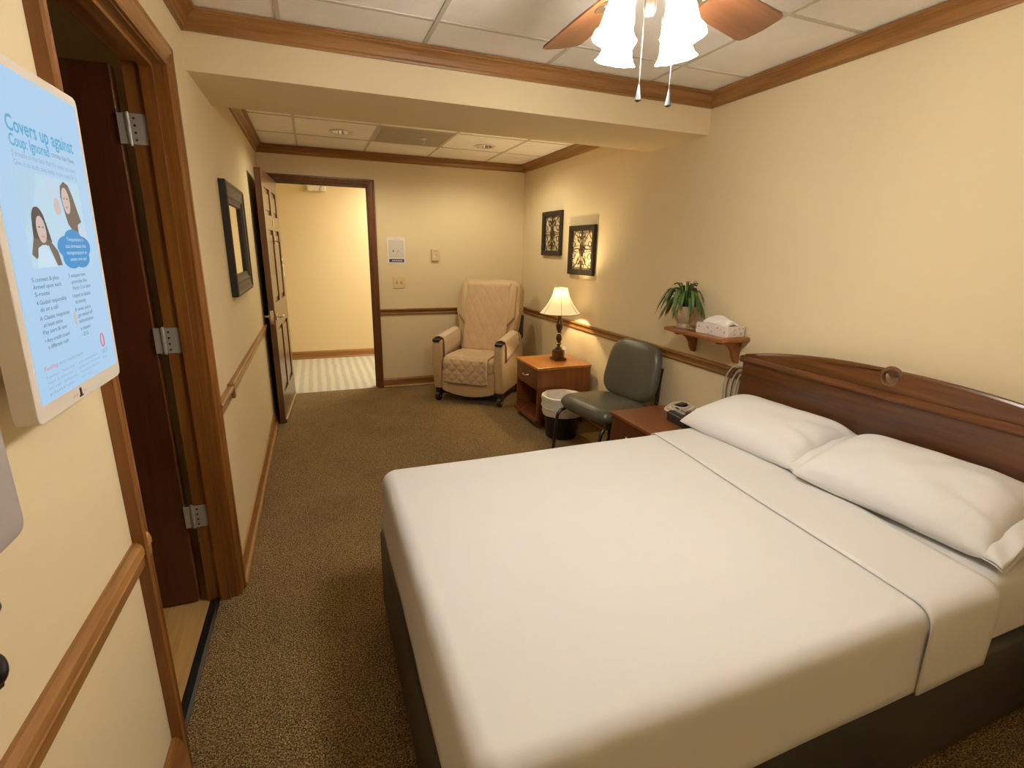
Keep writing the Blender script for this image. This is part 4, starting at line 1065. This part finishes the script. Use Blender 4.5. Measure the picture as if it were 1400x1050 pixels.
CHAINM = mat('chain_metal', (0.035, 0.030, 0.026), 0.35, metal=0.3)
vx, vy = -.545, -.839      # direction from the fan towards the viewer
for (dx, dy, zb) in ((-.010, .008, 1.850), (.056, -.030, 1.836)):
    ox, oy = dx + .02 * vx, dy + .02 * vy
    c = MB().tube([(ox, oy, ZL(2.11)), (ox, oy, ZL(zb + .038))], .0012, 6).build('pull_chain', CHAINM, fan)
    f = MB().lathe([(.002, ZL(zb + .040)), (.0035, ZL(zb + .030)), (.0075, ZL(zb + .010)), (.0085, ZL(zb + .004)), (.0, ZL(zb))], 14, (ox, oy, 0), caps=False).build('chain_fob', CHAINM, c, True)

# ------------------------------------------------------------------ wall screen
tv = thing('wall_screen', 'white framed portrait information screen glowing pale blue on left wall', 'screen', (0.068, -4.443, 1.243))
tv.rotation_euler = (0, R(1.2), 0)
SW, SH = .302, .452      # outer width (y) and height (z)
YL, YR = -SW / 2, SW / 2
MB().prism([(YL + .012, 0), (YR - .012, 0), (YR - .003, .003), (YR, .012), (YR, SH - .012), (YR - .003, SH - .003), (YR - .012, SH), (YL + .012, SH), (YL + .003, SH - .003), (YL, SH - .012), (YL, .012), (YL + .003, .003)], 'x', -.026, 0, .002).build('bezel', WHITEP, tv)
MB().box(-.066, -.026, -.07, .07, .12, .34, .004).build('shadow_mount', BLACK, tv)  # mount box, black to stand in for the shadow behind the screen
P0 = .0012
scrn = box('display_panel', SCREEN, tv, -.002, P0, YL + .016, YR - .014, .024, SH - .014)
def F3(y0, z0, d=.0008): return lambda u, v: (P0 + d, y0 - .032 * z0 + u, z0 + v)
def wy(y): return y + 4.443          # world y -> local
def wz(z): return z - 1.243
def ttl(n, s, y, z, size, m, width=None, bold=0.0): return text_mesh(n, s, size, m, scrn, F3(wy(y), wz(z)), width, bold=bold)
ttl('headline', 'Covers up against', -4.523, 1.606, .027, S_BLUE, .190, .0004)
ttl('headline', 'Coup: Ignored', -4.522, 1.589, .020, S_BLUE, .104, .0003)
ttl('text_line', 'corona than flows', -4.412, 1.591, .010, S_GREY, .075)
ttl('text_line', 'S trouble in the face that the some are over', -4.522, 1.577, .0098, S_DIM, .184)
ttl('text_line', 'Give it to each step keep it pre coat for it', -4.522, 1.5665, .0098, S_DIM, .184)
def flat(n, pts, m, d): return MB().prism([(wy(y) - .032 * wz(z), wz(z)) for y, z in pts], 'x', P0 + d - .0003, P0 + d).build(n, m, scrn)
def ell(y, z, ry, rz, n=22, a0=0.0): return [(y + ry * math.cos(2 * PI * i / n + a0), z + rz * math.sin(2 * PI * i / n + a0)) for i in range(n)]
flat('photo', [(-4.528, 1.440), (-4.338, 1.440), (-4.338, 1.562), (-4.528, 1.562)], S_PHOTO, .0005)
flat('photo_shape', [(-4.528, 1.49), (-4.500, 1.51), (-4.470, 1.562), (-4.528, 1.562)], S_PALE, .0006)
flat('photo_shape', [(-4.448, 1.562), (-4.418, 1.556), (-4.412, 1.535), (-4.424, 1.520), (-4.440, 1.530)], S_SHIRT, .0007)
flat('photo_hand', ell(-4.424, 1.523, .010, .012), S_SKIN, .0008)
# woman: long hair, face, shoulder
flat('photo_hair', [(-4.408, 1.538), (-4.403, 1.553), (-4.390, 1.560), (-4.376, 1.556), (-4.366, 1.540), (-4.358, 1.520), (-4.348, 1.500), (-4.350, 1.487), (-4.378, 1.484), (-4.398, 1.500), (-4.404, 1.520)], S_HAIR2, .0009)
flat('photo_face', ell(-4.393, 1.533, .0125, .0185), S_SKIN, .0012)
flat('photo_shirt', [(-4.366, 1.500), (-4.350, 1.505), (-4.339, 1.490), (-4.339, 1.455), (-4.372, 1.460)], S_SHIRT, .0011)
# girl: dark bob, face, dark jacket, white top
flat('photo_hair', ell(-4.489, 1.497, .0185, .022), S_HAIR, .0009)
flat('photo_hair', [(-4.508, 1.497), (-4.470, 1.500), (-4.462, 1.474), (-4.512, 1.474)], S_HAIR, .0009)
flat('photo_jacket', [(-4.524, 1.458), (-4.512, 1.478), (-4.490, 1.478), (-4.468, 1.476), (-4.450, 1.462), (-4.444, 1.442), (-4.458, 1.442), (-4.474, 1.47), (-4.500, 1.46), (-4.514, 1.452)], S_HAIR2, .0010)
flat('photo_top', [(-4.505, 1.466), (-4.492, 1.470), (-4.480, 1.470), (-4.462, 1.441), (-4.515, 1.441)], S_WHITE, .0011)
flat('photo_face', ell(-4.487, 1.490, .0125, .0175), S_SKIN, .0013)
for y0, z0, s_ in ((-4.487, 1.490, 1), (-4.394, 1.533, 1)):
    for e in (-.005, .005): flat('photo_eye', ell(y0 + e, z0 + .003, .0018, .0012, 8), S_HAIR, .0016)
    flat('photo_mouth', ell(y0, z0 - .009, .004, .0012, 10), S_RED, .0016)
# blue cloud bubble
cl = []
for i in range(60):
    a = 2 * PI * i / 60
    r_ = .92 + .20 * abs(math.sin(2.5 * a + .75)) ** .8
    cl.append((-4.393 + .052 * r_ * math.cos(a), 1.463 + .0265 * r_ * math.sin(a)))
flat('cloud_bubble', cl, S_CLOUD, .0018)
for i, s_ in enumerate(('Temperature a', 'can increase the', 'temperature in', 'severe over and')):
    text_mesh('cloud_text', s_, .0080, S_WHITE, scrn, F3(wy(-4.428 + (.008 if i in (0, 3) else 0)), wz(1.4755 - .0095 * i), .0026), .072 - (.014 if i in (0, 3) else 0))
colA = [('5 connect & plus', .075), ('Armed upon each', .080), ('5-roots', .040), None, ('4 Guided responsibly', .088), ('do on a call', .050), None, ('A Classic response', .088), ('at least once', .055), ('Pay sort & use', .070), None, ('• Any credit count', .075), ('a different rush', .062)]
colB = [('5 escapes now', .060), ('provide the', .055), ('Hours 12 to spare', .066), None, ('I stayed on balance', .066), ('at money', .038), None, ('8 cover just a', .058), ('get needed off', .056), ('submission', .054), None, ('a desert', .038), ('- 2/12', .024)]
for cidx, (col_, y0) in enumerate(((colA, -4.540), (colB, -4.432))):
    z = 1.4235
    for it in col_:
        if it is None: z -= .0020; continue
        text_mesh('text_line', it[0], .0078, S_GREY, scrn, F3(wy(y0 + (.0 if it[0][0] in '54A•I8P' else .006)), wz(z)), it[1], bold=.00012); z -= .0092
flat('figure_mark', [(-4.438, 1.355), (-4.434, 1.352), (-4.432, 1.366), (-4.436, 1.375), (-4.440, 1.364)], S_SKIN, .0008)
text_mesh('footer_line', 'Feeling', .0085, S_RED, scrn, F3(wy(-4.557), wz(1.3085)), .038)
text_mesh('footer_line', 'your next years', .0085, S_DIM, scrn, F3(wy(-4.513), wz(1.3085)), .078)
for i, yy in enumerate((-4.556, -4.510, -4.455, -4.410)):
    for j in range(4 if i < 3 else 3):
        text_mesh('footer_text', ('Presentation', 'Hours to it', 'tone seven', 'plans')[(i + j) % 4], .0058, S_DIM, scrn, F3(wy(yy), wz(1.2975 - .0075 * j)), (.036, .040, .044, .030)[(i + j * 2) % 4] * (.9 if i == 3 else 1))
lg = MB()
lg.tube([(P0 + .0006, wy(-4.3545 + .0065 * math.cos(a * PI / 10)), wz(1.3165 + .011 * math.sin(a * PI / 10))) for a in range(20)], .0010, 5, True).build('logo_ring', S_RED, scrn)
text_mesh('logo_letters', 'NRDS', .011, S_TEAL, scrn, F3(wy(-4.3650), wz(1.2945)), .026)
text_mesh('logo_letters', 'trus', .0075, S_TEAL, scrn, F3(wy(-4.3640), wz(1.2865)), .018)
# mark on the bezel
MB().box(0, .0010, wy(-4.465), wy(-4.460), .0065, .019).box(0, .0010, wy(-4.468), wy(-4.457), .006, .0085).build('bezel_mark', BLACK, tv)
text_mesh('bezel_text', 'ONE', .0055, PAPERG, tv, lambda u, v: (.0008, wy(-4.492) + u, .010 + v), .018)
text_mesh('bezel_text', 'ti', .0055, PAPERG, tv, lambda u, v: (.0008, wy(-4.452) + u, .010 + v), .006)

# grey wall dispenser and black hook at the near end of the left wall
gd = thing('wall_dispenser', 'grey plastic wall dispenser with rounded lower corners left of the screen', 'dispenser', (0, -4.885, 1.170))
MB().prism([(-.140, 0), (.140, 0), (.151, .004), (.155, .014), (.155, .34), (.150, .352), (.140, .356), (-.140, .356), (-.155, .34), (-.155, .014)], 'x', .004, .098, .005).build('cover', GREYP, gd, True)
MB().box(-.10, .10, .0 - .0, .0, 0, 0.001) if False else None
for i in range(9): box('vent_slot', PAPERG, gd, .0975, .0985, .05, .118, .075 + .009 * i, .078 + .009 * i)
hk = thing('coat_hook', 'black two-prong coat hook on the left wall under the dispenser', 'hook', (0, -4.765, .955))
MB().box(0, .010, -.020, .020, 0, .16, .005).build('back_plate', BLACKM, hk)
MB().tube([(.005, .0, .125), (.035, .010, .120), (.048, .018, .124), (.052, .020, .130)], .0065, 8).ball((.054, .021, .133), .0105, 1, 1, 1).build('upper_prong', BLACKM, hk, True)
MB().tube([(.005, 0, .045), (.040, .000, .040), (.052, .002, .050), (.055, .002, .066)], .008, 8).ball((.055, .002, .070), .0115, 1, 1, 1.8).build('lower_prong', BLACKM, hk, True)
